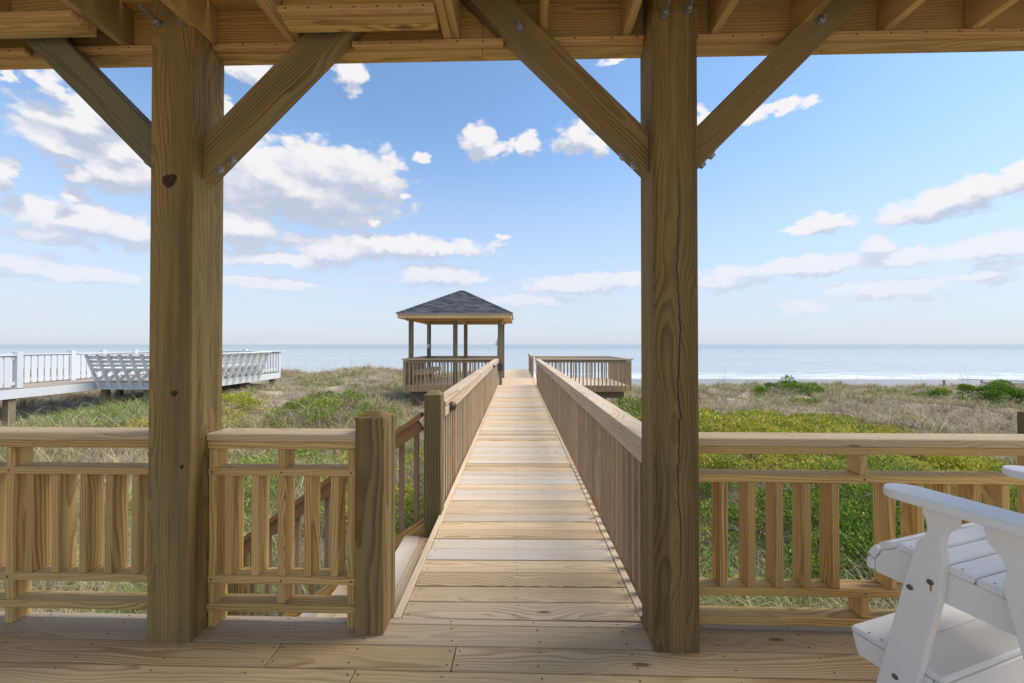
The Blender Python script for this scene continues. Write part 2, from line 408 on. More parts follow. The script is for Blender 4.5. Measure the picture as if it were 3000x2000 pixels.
def board_mesh(L, W, D, ch=.003):
    key = (round(L, 4), round(W, 4), round(D, 4), ch)
    if key in _cache: return _cache[key]
    bm = bmesh.new()
    h = (L/2, W/2, D/2)
    ch = min(ch, min(h)*.45)
    idx = {}
    for sx in (-1, 1):
        for sy in (-1, 1):
            for sz in (-1, 1):
                s = (sx, sy, sz)
                for a in range(3):
                    co = [s[i]*(h[i] if i == a else h[i]-ch) for i in range(3)]
                    idx[(s, a)] = bm.verts.new(co)
    S = (-1, 1)
    for a in range(3):
        b_, c_ = (a+1) % 3, (a+2) % 3
        for sa in S:
            ring = []
            for sb, sc in ((-1, -1), (1, -1), (1, 1), (-1, 1)):
                s = [0, 0, 0]; s[a] = sa; s[b_] = sb; s[c_] = sc
                ring.append(idx[(tuple(s), a)])
            bm.faces.new(ring)
    for a in range(3):
        b_, c_ = (a+1) % 3, (a+2) % 3
        for sb in S:
            for sc in S:
                s0 = [0, 0, 0]; s0[b_] = sb; s0[c_] = sc; s1 = list(s0); s0[a] = -1; s1[a] = 1
                s0, s1 = tuple(s0), tuple(s1)
                bm.faces.new((idx[(s0, b_)], idx[(s1, b_)], idx[(s1, c_)], idx[(s0, c_)]))
    for sx in S:
        for sy in S:
            for sz in S:
                s = (sx, sy, sz)
                bm.faces.new([idx[(s, a)] for a in range(3)])
    bmesh.ops.recalc_face_normals(bm, faces=bm.faces)
    me = bpy.data.meshes.new("board"); bm.to_mesh(me); bm.free()
    _cache[key] = me
    return me


def bx(name, x0, x1, y0, y1, z0, z1, mat, parent=None, axis='x', ch=.003):
    """a board filling the box, its grain along the given axis"""
    dx, dy, dz = x1-x0, y1-y0, z1-z0
    c = ((x0+x1)/2, (y0+y1)/2, (z0+z1)/2)
    if axis == 'x': me, rot = board_mesh(dx, dy, dz, ch), (0, 0, 0)
    elif axis == 'y': me, rot = board_mesh(dy, dx, dz, ch), (0, 0, math.pi/2)
    else: me, rot = board_mesh(dz, dy, dx, ch), (0, -math.pi/2, 0)
    return link(name, me, mat, parent, c, rot)


def beam(name, p0, p1, w, d, mat, parent=None, up=(0, 0, 1), ch=.003):
    """a board from p0 to p1; w across, d along 'up'"""
    p0, p1 = Vector(p0), Vector(p1)
    X = (p1-p0); L = X.length; X.normalize()
    Z = Vector(up); Y = Z.cross(X).normalized(); Z = X.cross(Y)
    rot = Matrix((X, Y, Z)).transposed().to_euler()
    return link(name, board_mesh(L, w, d, ch), mat, parent, (p0+p1)/2, rot)


def prism_mesh(poly, t, ch=.0, smooth=False):
    """polygon (u, v) in the local XY plane, thickness t along Z, centred"""
    bm = bmesh.new()
    n = len(poly)
    lo = [bm.verts.new((u, v, -t/2)) for u, v in poly]; hi = [bm.verts.new((u, v, t/2)) for u, v in poly]
    bm.faces.new(hi); bm.faces.new(list(reversed(lo)))
    for i in range(n):
        bm.faces.new((lo[i], lo[(i+1) % n], hi[(i+1) % n], hi[i]))
    bmesh.ops.recalc_face_normals(bm, faces=bm.faces)
    if ch:
        ed = [e for e in bm.edges if abs(e.verts[0].co.z-e.verts[1].co.z) < 1e-6]
        bmesh.ops.bevel(bm, geom=ed, offset=ch, segments=2, affect='EDGES', profile=.5)
    me = bpy.data.meshes.new("prism"); bm.to_mesh(me); bm.free()
    return me


def lathe_mesh(prof, n=12):
    bm = bmesh.new(); rings = []
    for r, z in prof:
        if r < 1e-6: rings.append([bm.verts.new((0, 0, z))])
        else: rings.append([bm.verts.new((r*math.cos(2*math.pi*i/n), r*math.sin(2*math.pi*i/n), z)) for i in range(n)])
    for a, b_ in zip(rings[:-1], rings[1:]):
        for i in range(n):
            j = (i+1) % n
            if len(a) == 1: bm.faces.new((a[0], b_[i], b_[j]))
            elif len(b_) == 1: bm.faces.new((a[i], a[j], b_[0]))
            else: bm.faces.new((a[i], a[j], b_[j], b_[i]))
    bmesh.ops.recalc_face_normals(bm, faces=bm.faces)
    me = bpy.data.meshes.new("lathe"); bm.to_mesh(me); bm.free()
    return me


def raw_mesh(name, V, Fc):
    me = bpy.data.meshes.new(name); me.from_pydata([tuple(v) for v in V], [], [tuple(f) for f in Fc]); me.update()
    return me


def np_mesh(name, V, tris=None, quads=None, tint=None):
    """fast mesh from numpy arrays; tint is a colour per vertex"""
    me = bpy.data.meshes.new(name)
    V = np.asarray(V, dtype=np.float32); me.vertices.add(len(V)); me.vertices.foreach_set('co', V.ravel())
    loops = []; starts = []; s = 0
    for arr, k in ((quads, 4), (tris, 3)):
        if arr is None or len(arr) == 0: continue
        arr = np.asarray(arr, dtype=np.int32); loops.append(arr.ravel())
        starts.append(s + np.arange(len(arr))*k); s += arr.size
    lp = np.concatenate(loops).astype(np.int32); st = np.concatenate(starts).astype(np.int32)
    me.loops.add(len(lp)); me.loops.foreach_set('vertex_index', lp)
    me.polygons.add(len(st)); me.polygons.foreach_set('loop_start', st)
    me.update(calc_edges=True); me.validate()
    if tint is not None:
        a = me.color_attributes.new('tint', 'FLOAT_COLOR', 'POINT')
        t4 = np.ones((len(V), 4), dtype=np.float32); t4[:, :3] = tint
        a.data.foreach_set('color', t4.ravel())
    return me


def nails(parent, pts, r=.0035, normal='z', mat=None):
    """all the nail heads of a thing, too small to pick apart singly: one part"""
    if not pts: return
    V = []; Fc = []
    k = 6
    for p in pts:
        b0 = len(V)
        for i in range(k):
            a = 2*math.pi*i/k; u, v = r*math.cos(a), r*math.sin(a)
            if normal == 'z': V.append((p[0]+u, p[1]+v, p[2]))
            elif normal == 'y': V.append((p[0]+u, p[1], p[2]+v))
            else: V.append((p[0], p[1]+u, p[2]+v))
        for i in range(k):                      # a shallow dome, proud of the board
            a = V[b0+i]
        dome = list(p); ax = {'x': 0, 'y': 1, 'z': 2}[normal]; dome[ax] += (.0012 if normal == 'z' else -.0012)
        V.append(tuple(dome))
        for i in range(k): Fc.append((b0+i, b0+(i+1) % k, b0+k))
    o = link('nail_heads', raw_mesh('nail_heads', V, Fc), mat or M['nail'], parent)
    o['kind'] = 'stuff'
    return o


def copy_tree(o, parent=None):
    c = o.copy(); col.objects.link(c)
    if parent is not None: c.parent = parent
    for ch in [k for k in o.children]: copy_tree(ch, c)
    return c


# bolts: washer, hex head, thread; built along local +Z
_bolt = {}
def bolt(parent, p, d, r=.014, head=.012, rod=0., mat=None, name='bolt'):
    key = (r, head, rod)
    if key not in _bolt:
        prof = [(0, 0), (r*1.5, 0), (r*1.5, .003), (r*.95, .0032), (r*.95, .003+head*.8), (r*.8, .003+head)]
        if rod: prof += [(r*.5, .003+head), (r*.5, .003+head+rod), (0, .003+head+rod+.002)]
        else: prof += [(0, .003+head+.002)]
        _bolt[key] = lathe_mesh(prof, 8)
    rot = Vector(d).to_track_quat('Z', 'Y').to_euler()
    return link(name, _bolt[key], mat or M['steel'], parent, p, rot)


# ------------------------------------------------------------------ ground, beach, sea
def sstep(v, a, b):
    t = np.clip((v-a)/(b-a), 0, 1); return t*t*(3-2*t)


def ground(x, y):
    x = np.asarray(x, dtype=float); y = np.asarray(y, dtype=float)
    ky = [-400, -40, -8, 3, 8, 13, 18, 22, 26, 31, 37, 46, 60, 80, 100, 140, 400]
    kl = [-1.6, -1.4, -1.3, -1.3, -1.15, -.78, -.62, -.42, -.45, -1.4, -3.2, -4.1, -4.55, -5.05, -5.6, -6.5, -9]
    kr = [-1.6, -1.4, -1.3, -1.3, -1.22, -1.02, -1.02, -1.02, -1.3, -2.2, -3.5, -4.1, -4.55, -5.05, -5.6, -6.5, -9]
    t = sstep(x, -5, 5)
    z = np.interp(y, ky, kl)*(1-t) + np.interp(y, ky, kr)*t
    m = sstep(y, 2.5, 6)*(1-sstep(y, 34, 48))
    n = (.10*np.sin(x*.9+y*.35+1.) + .08*np.sin(x*.45-y*.8+2.) + .06*np.sin(x*1.7+y*1.3) + .045*np.sin(x*2.9-y*2.1+.7) + .03*np.sin(x*4.3+y*4.9))
    z = z + n*m
    z = z + .34*np.exp(-(((x+8.6)/3.4)**2+((y-22)/2.6)**2)) + .12*np.exp(-(((x-12.5)/2.5)**2+((y-20)/2.)**2))
    z = z + .22*np.exp(-(((x-4.2)/1.6)**2+((y-13.2)/1.6)**2)) + .12*np.exp(-(((x+4.6)/1.6)**2+((y-13.0)/1.6)**2))
    # no dune pokes through the decks
    under = np.exp(-((np.maximum(np.abs(x+.1)-3.9, 0)/1.2)**2))*sstep(y, 12, 13)*(1-sstep(y, 17.5, 19))
    z = z - .04*under
    und2 = (1-sstep(np.abs(x+14.), 3., 4.5))*sstep(y, 9, 12)*(1-sstep(y, 20, 22))
    z = z + .04*und2
    return z


ny, nx = 230, 190
ys = np.concatenate([np.linspace(-380, -12, 18)[:-1], np.linspace(-12, 36, 150)[:-1], np.linspace(36, 420, ny-18-150+2)])
us = np.linspace(-1, 1, nx)
us = np.sign(us)*np.abs(us)**1.25
YY = np.repeat(ys[:, None], nx, 1); XX = us[None, :]*(34+1.9*np.abs(YY))
ZZ = ground(XX, YY)
idx = np.arange(len(ys)*nx).reshape(len(ys), nx)
q = np.stack([idx[:-1, :-1], idx[:-1, 1:], idx[1:, 1:], idx[1:, :-1]], -1).reshape(-1, 4)
gm = np_mesh('ground', np.stack([XX, YY, ZZ], -1).reshape(-1, 3), quads=q)
gm.polygons.foreach_set('use_smooth', np.ones(len(gm.polygons), dtype=bool))
tag(link('ground', gm, sand_mat()), kind='structure', label='sandy dune ground sloping down to the beach')

sea = raw_mesh('sea', [(-40000, 66, -5), (40000, 66, -5), (40000, 40000, -5), (-40000, 40000, -5)], [(0, 1, 2, 3)])
tag(link('sea', sea, sea_mat()), kind='structure', label='pale grey blue sea with white surf along the beach')

# ------------------------------------------------------------------ porch floor
deck = thing('porch_deck', 'porch floor of wide brown planks in the foreground', 'deck')
PX0, PX1 = -4.3, 2.95
bx('edge_board', PX0, PX1, 2.030, 2.068, -.038, 0, M['trim'], deck)
rows = []
y1 = 2.0275
joints = {0: [], 1: [-1.098, -.303], 2: [-.702], 3: [-2.6, .9], 4: [-.2]}
npt = []
for r_ in range(31):
    y0 = y1 - .1405
    xs = [PX0] + joints.get(r_, [random.uniform(-2, 1)]) + [PX1]
    for a, b in zip(xs[:-1], xs[1:]):
        bx('floor_board', a+.002, b-.002, y0+.0008, y1-.0008, -.038, random.uniform(-.001, .0012), M['floor'], deck, ch=.0035)
        for e in (a+.022, b-.022):
            npt += [(e, y0+.03, .0015), (e, y1-.03, .0015)]
    if r_ < 5:
        xx = -4.0 + .02
        while xx < PX1:
            if min(abs(xx-k) for k in xs) > .12: npt += [(xx+random.uniform(-.008, .008), y0+.032, .0015), (xx+random.uniform(-.01, .01), y1-.03, .0015)]
            xx += .405
    y1 = y0 - .0035
for i in range(17): npt.append((-4+.405*i, 2.049, .0012))
nails(deck, npt, .0045)
bx('rim_joist', PX0, PX1, 2.020, 2.058, -.28, -.042, M['pile'], deck)
for xx in np.arange(-4.1, 2.6, .405): bx('floor_joist', xx, xx+.038, -2.3, 2.015, -.28, -.042, M['pile'], deck, 'y')
for xx in (-3.9, -1.62, .68, 2.4): bx('pile', xx-.1, xx+.1, 1.75, 1.95, -2.2, -.285, M['pile'], deck, 'z')

# ------------------------------------------------------------------ the two heavy posts
def porch_post(x0, x1, mat, label, bolts):
    t = thing('porch_post', label, 'post', ((x0+x1)/2, 1.97, 0), group='heavy porch posts')
    w = (x1-x0)/2
    # notched behind for the beam; one timber, grain along its length
    prof = [(-.5, -.1), (3.2, -.1), (3.2, .044), (2.786, .044), (2.786, .1), (-.5, .1)]
    link('timber', prism_mesh(prof, x1-x0, .005), mat, t, (0, 0, 0), (0, -math.pi/2, 0))
    for bxp, bz in bolts:
        b = bolt(t, (bxp-(x0+x1)/2, -.1, bz), (0, -1, .12), .016, .02, .075)
        b.name = 'bolt'
    return t


p_left = porch_post(-1.722, -1.522, M['post'], 'left porch post, thick rough timber with a dark knot below its brace', ((-1.689, 2.843), (-1.568, 2.848)))
def knot(parent, x, z, rx, rz):
    """a sunken dark knot with an uneven rim"""
    V = [(0, -.0015, 0)]; F = []; n = 16
    for (k, d) in ((.55, -.004), (1., -.0008)):
        for i in range(n):
            a = 2*math.pi*i/n; w = 1+.16*math.sin(2*a+1)+.10*math.sin(3*a)+random.uniform(-.07, .07)
            V.append((rx*k*w*math.cos(a), d, rz*k*w*math.sin(a)))
    for i in range(n):
        j = (i+1) % n
        F += [(0, 1+i, 1+j), (1+i, 1+n+i, 1+n+j, 1+j)]
    link('knot', raw_mesh('knot', V, F), M['knot'], parent, (x, -.1, z))
knot(p_left, -1.632+1.622, 2.112, .030, .034); knot(p_left, -1.60+1.622, 1.135, .014, .016); knot(p_left, .06, .80, .008, .012)
p_right = porch_post(.580, .778, M['postcrack'], 'right porch post, thick rough timber with a long vertical crack', ((.632, 2.836), (.737, 2.854)))

# ------------------------------------------------------------------ knee braces
def knee_brace(px, sgn, label, mat, bx_bolt):
    """from the post face at px up at 45 degrees to the beam; sgn +1 leans right"""
    t = thing('knee_brace', label, 'brace', (px, 1.9695, 2.24), group='diagonal knee braces')
    hgt = .195; top = 3.015-2.24
    zb = -.098; zt = .098
    pts = [(0, zb), (top-zb, top), (top-zt, top), (0, zt)]
    if sgn < 0: pts = [(-u, v) for u, v in pts][::-1]
    # local X along the brace so the grain follows it
    ang = R(45) if sgn > 0 else R(135)
    ca, sa = math.cos(-ang), math.sin(-ang)
    poly = [(u*ca-v*sa, u*sa+v*ca) for u, v in pts]
    me = prism_mesh(poly, .089, .004)
    o = link('timber', me, mat, t)
    o.rotation_euler = Euler((math.pi/2, 0, 0)).to_matrix().to_4x4().to_euler()
    o.rotation_euler = (Matrix.Rotation(math.pi/2, 3, 'X') @ Matrix.Rotation(ang, 3, 'Z')).to_euler()
    bolt(t, (bx_bolt-px, -.0446, 2.838-2.24), (0, -1, 0), .018, .014, .012)
    for k in (.055, .105):
        u = k; v = -.098+k
        bolt(t, (sgn*u, .008*(1 if k > .08 else -1), v), (sgn*.707, 0, -.707), .017, .013, 0)
    return t


knee_brace(-1.722, -1, 'greenish knee brace running from the left post out to the left', M['bracegreen'], -2.33)
knee_brace(-1.522, 1, 'knee brace running from the left post up toward the middle', M['brace'], -.912)
knee_brace(.580, -1, 'knee brace with dark knots running from the right post up toward the middle', M['brace'], -.016)
knee_brace(.778, 1, 'knee brace running from the right post out to the right', M['brace'], 1.361)

# ------------------------------------------------------------------ floor framing overhead
roof = thing('porch_ceiling_frame', 'timber joists and beam overhead across the top of the view', 'ceiling frame', (0, 2.05, 2.79))
def rb(name, x0, x1, y0, y1_, z0, z1, mat, axis='x'):
    return bx(name, x0, x1, y0-2.05, y1_-2.05, z0-2.79, z1-2.79, mat, roof, axis)
for (ya, yb) in ((2.0165, 2.0535), (2.055, 2.092)):
    jn = -.20 if ya < 2.03 else 1.46
    rb('beam_ply', -4.4, jn-.0008, ya, yb, 2.788 + (.0 if ya < 2.03 else .002), 3.02, M['joist'])
    rb('beam_ply', jn+.0008, 4.6, ya, yb, 2.788 + (.0 if ya < 2.03 else .002), 3.02, M['joist'])
for a, b in ((-4.4, -2.47), (-2.22, -1.725), (-1.519, -1.02), (-.83, -.095), (.13, .577), (.781, 1.235), (1.43, 4.6)):
    rb('ledger_strip', a, b, 1.979, 2.0155, 2.802, 2.827, M['strip'])
jx = [-4.3, -3.9, -3.5, -3.1, -2.72, -1.965, -1.535, -1.13, -1.09, -.364, -.324, .095, .492, .907, 1.30, 1.706, 2.105, 2.51, 2.91, 3.31, 3.71, 4.11, 4.5]
for x in jx: rb('joist', x-.019, x+.019, -.42, 2.0150, 2.8285, 3.018, M['joist'], 'y')
rb('joist', -2.345, -2.307, -.42, 1.80, 2.8285, 3.018, M['joist'], 'y')
for a, b in ((-4.3, -1.987), (-1.068, -.386)):
    rb('header_ply', a, b, 1.8385, 1.8755, 2.7885, 3.017, M['joist'])
    rb('header_ply', a, b, 1.800, 1.8370, 2.790, 3.017, M['joist'])
    rb('ledger_strip', a, b, 1.7615, 1.7985, 2.803, 2.8275, M['strip'])
rb('rim_joist', -4.4, 4.6, -.461, -.423, 2.8285, 3.018, M['joist'])  # unseen back edge; ceiling kept short to let light into the porch
yy = 2.09
while yy > -.3:
    rb('ceiling_board', -4.4, 4.6, yy-.14, yy-.003, 3.0215, 3.0585, M['joist']); yy -= .1435
npt = []
for i in range(62): npt.append((-4.3+i*.147+random.uniform(-.02, .02), 1.978-2.05, 2.812+random.uniform(-.003, .006)-2.79))
for i in range(7): npt.append((-1.03+i*.1, 1.7605-2.05, 2.812-2.79))
nails(roof, npt, .0045, 'y')

# ------------------------------------------------------------------ porch railings
def railing(label, xa, xb, yf, posts, bals, blocks=(), group='porch railings', cap_over=(0, 0), k=1.):
    """yf front of the rails; posts (x0,x1) full height; bals left edges; blocks short posts above and below the panel"""
    t = thing('porch_railing', label, 'railing', ((xa+xb)/2, yf+.045, 0), group=group)
    ox, oy = (xa+xb)/2, yf+.045
    def Z(z): return 1.36-(1.36-z)*k if z > .01 else z      # this bay's rails sit a little higher
    def b(name, x0, x1, y0, y1_, z0, z1, mat, axis='x'):
        return bx(name, x0-ox, x1-ox, y0-oy, y1_-oy, Z(z0), Z(z1), mat, t, axis, .004)
    b('cap_rail', xa-cap_over[0], xb+cap_over[1], yf-.010, yf+.130, .882, .920, M['railtop'])
    b('upper_rail', xa, xb, yf, yf+.089, .8435, .8810, M['rail'])
    b('top_rail', xa, xb, yf+.004, yf+.092, .709, .746, M['rail'])
    b('lower_rail', xa, xb, yf+.004, yf+.092, .177, .215, M['rail'])
    b('kick_rail', xa, xb, yf-.002, yf+.087, .043, .081, M['rail'])
    for x in bals: b('baluster', x, x+.038, yf+.006, yf+.094, .216, .708, M['rail'], 'z')
    for x in posts: b('post', x, x+.038, yf+.008, yf+.0935, .0005, .8425, M['rail'], 'z')
    for x in blocks:
        b('block', x, x+.038, yf+.005, yf+.091, .747, .8425, M['rail'], 'z')
        b('block', x, x+.038, yf+.005, yf+.091, .082, .176, M['rail'], 'z')
    pt = []; pf = []
    for x in list(bals):
        pt += [(x+.013-ox, yf+.03-oy, Z(.746)+.0005), (x+.027-ox, yf+.07-oy, Z(.746)+.0005)]
    for x in list(posts)+list(blocks):
        pf += [(x+.019-ox, yf+.0035-oy, Z(.196)), (x+.019-ox, yf+.0035-oy, Z(.728))]
    for i in range(int((xb-xa)/.4)):
        pt += [(xa+.1+i*.4-ox, yf+.03-oy, Z(.92)+.0005), (xa+.11+i*.4-ox, yf+.09-oy, Z(.92)+.0005)]
    nails(t, pt, .0045); nails(t, pf, .005, 'y')
    return t


railing('porch railing at the right, behind the white chair', .782, 2.74, 1.995, [2.388], [.928+i*.1293 for i in range(12) if i not in (5, 11)], [1.577])
bx_r = [.928+i*.1293 for i in range(11)]
railing('short porch railing between the left post and the capped newel post', -1.5195, -.7935, 1.968, [-1.5185, -.840], [round(x*.9704, 3) for x in (-1.482, -1.348, -1.215, -1.082, -.950)], [-1.179], k=.9704)
railing('porch railing at the far left, left of the thick post', -4.2, -1.724, 1.968, [-2.530, -3.8], [round(x*.9704, 3) for x in [-1.957, -2.093, -2.224, -2.367, -2.501]+[-2.742-.1345*i for i in range(9)]], [], k=.9704)

def capped_post(name, label, x0, x1, y0, y1_, z0, z1, mat, group=None, loc=None, parent=None, pyr=.028, inset=.034):
    t = thing(name, label, 'post', ((x0+x1)/2, (y0+y1_)/2, 0), group=group) if parent is None else parent
    me_w, me_d = (x1-x0)/2, (y1_-y0)/2
    poly = [(-me_w, -me_d), (me_w, -me_d), (me_w, me_d), (-me_w, me_d)]
    # local X is the height
    V = []; L = z1-z0
    for (h, s) in ((0, 0), (L-pyr, 0), (L, inset)):
        for u, v in poly:
            V.append((h, v-math.copysign(s, v), -(u-math.copysign(s, u))))
    F = [(0, 1, 2, 3), (11, 10, 9, 8)]
    for k in (0, 4):
        for i in range(4): F.append((k+i, k+(i+1) % 4, k+4+(i+1) % 4, k+4+i))
    bm = bmesh.new(); vs = [bm.verts.new(v) for v in V]
    for f in F: bm.faces.new([vs[i] for i in f])
    bmesh.ops.recalc_face_normals(bm, faces=bm.faces)
    bmesh.ops.bevel(bm, geom=[e for e in bm.edges if abs(e.verts[0].co.x-e.verts[1].co.x) > .5], offset=.004, segments=1, affect='EDGES')
    me = bpy.data.meshes.new('capped_post'); bm.to_mesh(me); bm.free()
    o = link('timber', me, mat, t, (0, 0, z0), (0, -math.pi/2, 0))
    return o if parent is not None else t


n1 = capped_post('newel_post', 'capped brown newel post at the start of the walkway', -.792, -.656, 1.945, 2.072, -.3, 1.040, M['newel'], 'newel posts')
me2 = capped_post('tmp', '', -.790, -.652, 2.0745, 2.122, -.3, 1.018, M['newel'], parent=n1, inset=.02, pyr=.02)
me2.name = 'backing_timber'; me2.location = (.002, .0895, -.3)
cn = capped_post('newel_post', 'dark greenish post standing at the far right end of the porch railing', 2.612, 2.752, 2.143, 2.283, -.3, 1.010, M['neweldark'], 'newel posts', inset=.01, pyr=.006)

# ------------------------------------------------------------------ boardwalk to the beach
BW = (-.014, 2.070, 0); BA = .0165
walk = thing('boardwalk', 'long plank walkway running from the porch toward the sea', 'boardwalk', BW, BA)
npt = []
v = .004; k = 0
while v < 20.75:
    bx('plank', -.593+random.uniform(-.002, .002), .593+random.uniform(-.002, .002), v, v+.1348, -.036, random.uniform(-.001, .003), M['plank'], walk, ch=.0035)
    if k < 45:
        for u in (-.565, -.02, .565):
            npt += [(u+random.uniform(-.012, .012), v+.03, .0035), (u+random.uniform(-.012, .012), v+.108, .0035)]
    v += .1425; k += 1
nails(walk, npt, .004)
VE = v
for s in (-1, 1):
    a = .0
    ends = (11.75,) if s < 0 else (11.8,)
    cuts = [0.002, 3.1, 6.3, 9.2, 11.93] if s < 0 else [.03, 2.6, 5.9, 8.8, 11.93, 14.95, 17.9, VE]
    for a, b in zip(cuts[:-1], cuts[1:]):
        bx('curb', s*.595 if s > 0 else -.635, .635 if s > 0 else -.595, a+.002, b-.002, -.18, .0065, M['trim'], walk, 'y')
for s in (-1, 1):
    for (a, b) in ((.1, 5.), (5.003, 10.), (10.003, 15.2), (15.203, VE)):
        bx('stringer', s*.52-.019, s*.52+.019, a, b, -.27, -.032, M['pile'], walk, 'y')
for vv in np.arange(2.6, 21, 2.7):
    bx('cross_beam', -.72, .72, vv-.019, vv+.019, -.47, -.275, M['pile'], walk)
    for s in (-1, 1): bx('pile', s*.56-.075, s*.56+.075, vv+.02, vv+.17, -2.6, -.275, M['pile'], walk, 'z')

def rail_run(t, p0, p1, out, z=.89, pitch=.127, bal=True, drop=-.17, endpost=True):
    """2x6 cap over a 2x4, square balusters fixed outside; out = unit vector to the outside"""
    p0 = Vector((p0[0], p0[1], 0)); p1 = Vector((p1[0], p1[1], 0)); o = Vector((out[0], out[1], 0)); dr = (p1-p0).normalized()
    L = (p1-p0).length
    n = max(1, round(L/3.6))
    for i in range(n):
        a = p0 + dr*(L*i/n+.0015*(i > 0)); b = p0 + dr*(L*(i+1)/n-.0015*(i < n-1))
        beam('cap_rail', a+o*.07+Vector((0, 0, z-.019)), b+o*.07+Vector((0, 0, z-.019)), .14, .038, M['walkrail'], t)
        beam('side_rail', a+o*.024+Vector((0, 0, z-.0835)), b+o*.024+Vector((0, 0, z-.0835)), .038, .089, M['walkrail'], t)
    m = int((L-.06)/pitch)
    for i in range(m+1):
        c = p0 + dr*(.03+i*pitch+(L-.06-m*pitch)/2) + o*.063
        me = board_mesh(z-.042-drop, .038, .038)
        ob = link('baluster', me, M['baluster'], t, (c.x, c.y, (z-.042+drop)/2), (0, -math.pi/2, 0))
        ob.rotation_euler = (Matrix.Rotation(math.atan2(dr.y, dr.x), 3, 'Z') @ Matrix.Rotation(-math.pi/2, 3, 'Y')).to_euler()


wl = thing('walkway_railing', 'left railing of the walkway, starting at the dark stair post', 'railing', BW, BA, 'walkway railings')
rail_run(wl, (-.603, 1.385), (-.603, 11.78), (-1, 0))
wr = thing('walkway_railing', 'right railing of the walkway, starting behind the cracked post', 'railing', BW, BA, 'walkway railings')
rail_run(wr, (.603, .012), (.603, 11.72), (1, 0))
we = thing('walkway_railing', 'short far railing at the seaward end of the walkway', 'railing', BW, BA, 'walkway railings')
rail_run(we, (.603, 15.0), (.603, VE-.05), (1, 0))

# step lights on the left railing
def rail_light(v, label):
    t = thing('rail_light', label, 'light', BW, BA, 'bronze rail lights')
    prof = [(0, .055), (.018, .053), (.033, .043), (.040, .028), (.042, 0), (.0, 0)]
    l = link('housing', lathe_mesh(prof, 14), M['lamp'], t, (-.605, v, .815), (0, math.pi/2, 0))
    bx('back_plate', -.6035, -.598, v-.045, v+.045, .765, .85, M['lamp'], t, 'z')
    return t
rail_light(1.62, 'round bronze light on the near end of the left walkway railing')
rail_light(8.4, 'small round light far along the left walkway railing')

# ------------------------------------------------------------------ stairs off the walkway
st = thing('stairs', 'wooden stairs going down to the left behind the short railing', 'stairs', BW, BA)
RISE, RUN = .175, .25
for k in range(6):
    u1 = -.640-RUN*k; z = -RISE*(k+1)
    bx('tread', u1-.137, u1, .075, 1.29, z-.038, z, M['plank'], st, 'y')
    bx('tread', u1-.278, u1-.140, .075, 1.29, z-.038, z, M['plank'], st, 'y')
sl = RISE/RUN
for vv, nm in ((.052, 'stringer'), (1.312, 'stringer')):
    p0 = Vector((-.64, vv, -.11)); p1 = Vector((-2.36, vv, -.11-sl*1.72))
    beam('stringer', p0, p1, .038, .26, M['rail'], st, (0, 0, 1))
p0 = Vector((-.79, 1.325, .79)); p1 = Vector((-2.27, 1.325, .79-sl*1.48))
nrm = Vector((-sl, 0, 1)).normalized()
beam('handrail', p0, p1, .14, .038, M['darkrail'], st)
beam('handrail_side', p0-Vector((0, .03, .08)), p1-Vector((0, .03, .08)), .038, .089, M['darkrail'], st)
for i in range(12):
    u = -.84-.122*i
    zt = .79-sl*(-.79-u)*1.0-.09
    zt = .79+sl*(u+.79)-.09; zb = -.11+sl*(u+.64)-.1
    bx('baluster', u-.019, u+.019, 1.334, 1.372, zb, zt, M['baluster'], st, 'z')
    if i > 3: bx('baluster', u-.019, u+.019, .012, .050, zb-.05, zb+.36, M['baluster'], st, 'z')
capped = capped_post('newel_post', 'dark green stained post at the head of the stairs, where the left walkway railing starts', -.79, -.655, 3.30, 3.435, -1.5, .985, M['neweldark'], 'newel posts')
capped_post('newel_post', 'low post at the foot of the stairs, seen through the short railing', -2.42, -2.29, 3.31, 3.44, -1.9, -.20, M['newel'], 'newel posts')

# ------------------------------------------------------------------ gazebo
gz = thing('gazebo', 'open timber gazebo with dark shingled hip roof beside the walkway', 'gazebo', BW, BA)
PU = (-3.588, -2.088, -.578); PV = (12.01, 14.90)
V0, V1 = 11.80, 15.0
def platform(t, u0, u1, name='floor_plank'):
    v = V0+.002
    while v+.1385 < V1+.02:
        bx(name, u0+random.uniform(0, .003), u1, v, v+.1385, -.030, random.uniform(0, .003), M['plank'], t, ch=.004); v += .1425
    for (a, b) in ((V0-.038, V0), (v, v+.038)): bx('rim_board', u0, u1, a, b, -.205, -.002, M['fascia'] if u0 < -1 else M['railtop'], t)
    for u in (u0, u1): 
        if abs(u) > 1: bx('rim_board', u-.019, u+.019, V0+.001, v-.001, -.205, -.032, M['railtop'], t, 'y')
    for vv in (12.0, 14.8): bx('cross_beam', u0+.1, u1-.1, vv, vv+.04, -.44, -.207, M['pile'], t)
    for u in (u0+.16, u1-.16 if abs(u1) > 1 else u1-.3):
        for vv in (12.04, 14.84): bx('pile', u-.075, u+.075, vv, vv+.15, -2.6, -.207, M['pile'], t, 'z')
platform(gz, -3.70, -.598)
for i, u in enumerate(PU):
    for vv in PV: bx('post', u-.07, u+.07, vv-.07, vv+.07, .0035, 2.128, M['pile'], gz, 'z')
for vv in PV: bx('beam', -3.74, -.45, vv-.045, vv+.045, 2.13, 2.30, M['rail'], gz)
for u in (PU[0], PU[2]): bx('beam', u-.045, u+.045, PV[0]+.047, PV[1]-.047, 2.13, 2.30, M['rail'], gz, 'y')
bx('beam', PU[1]-.045, PU[1]+.045, PV[0]+.047, PV[1]-.047, 2.13, 2.30, M['rail'], gz, 'y')
RU0, RU1, RV0, RV1 = -3.96, -.15, 11.53, 15.34
ZE, ZA = 2.352, 3.31
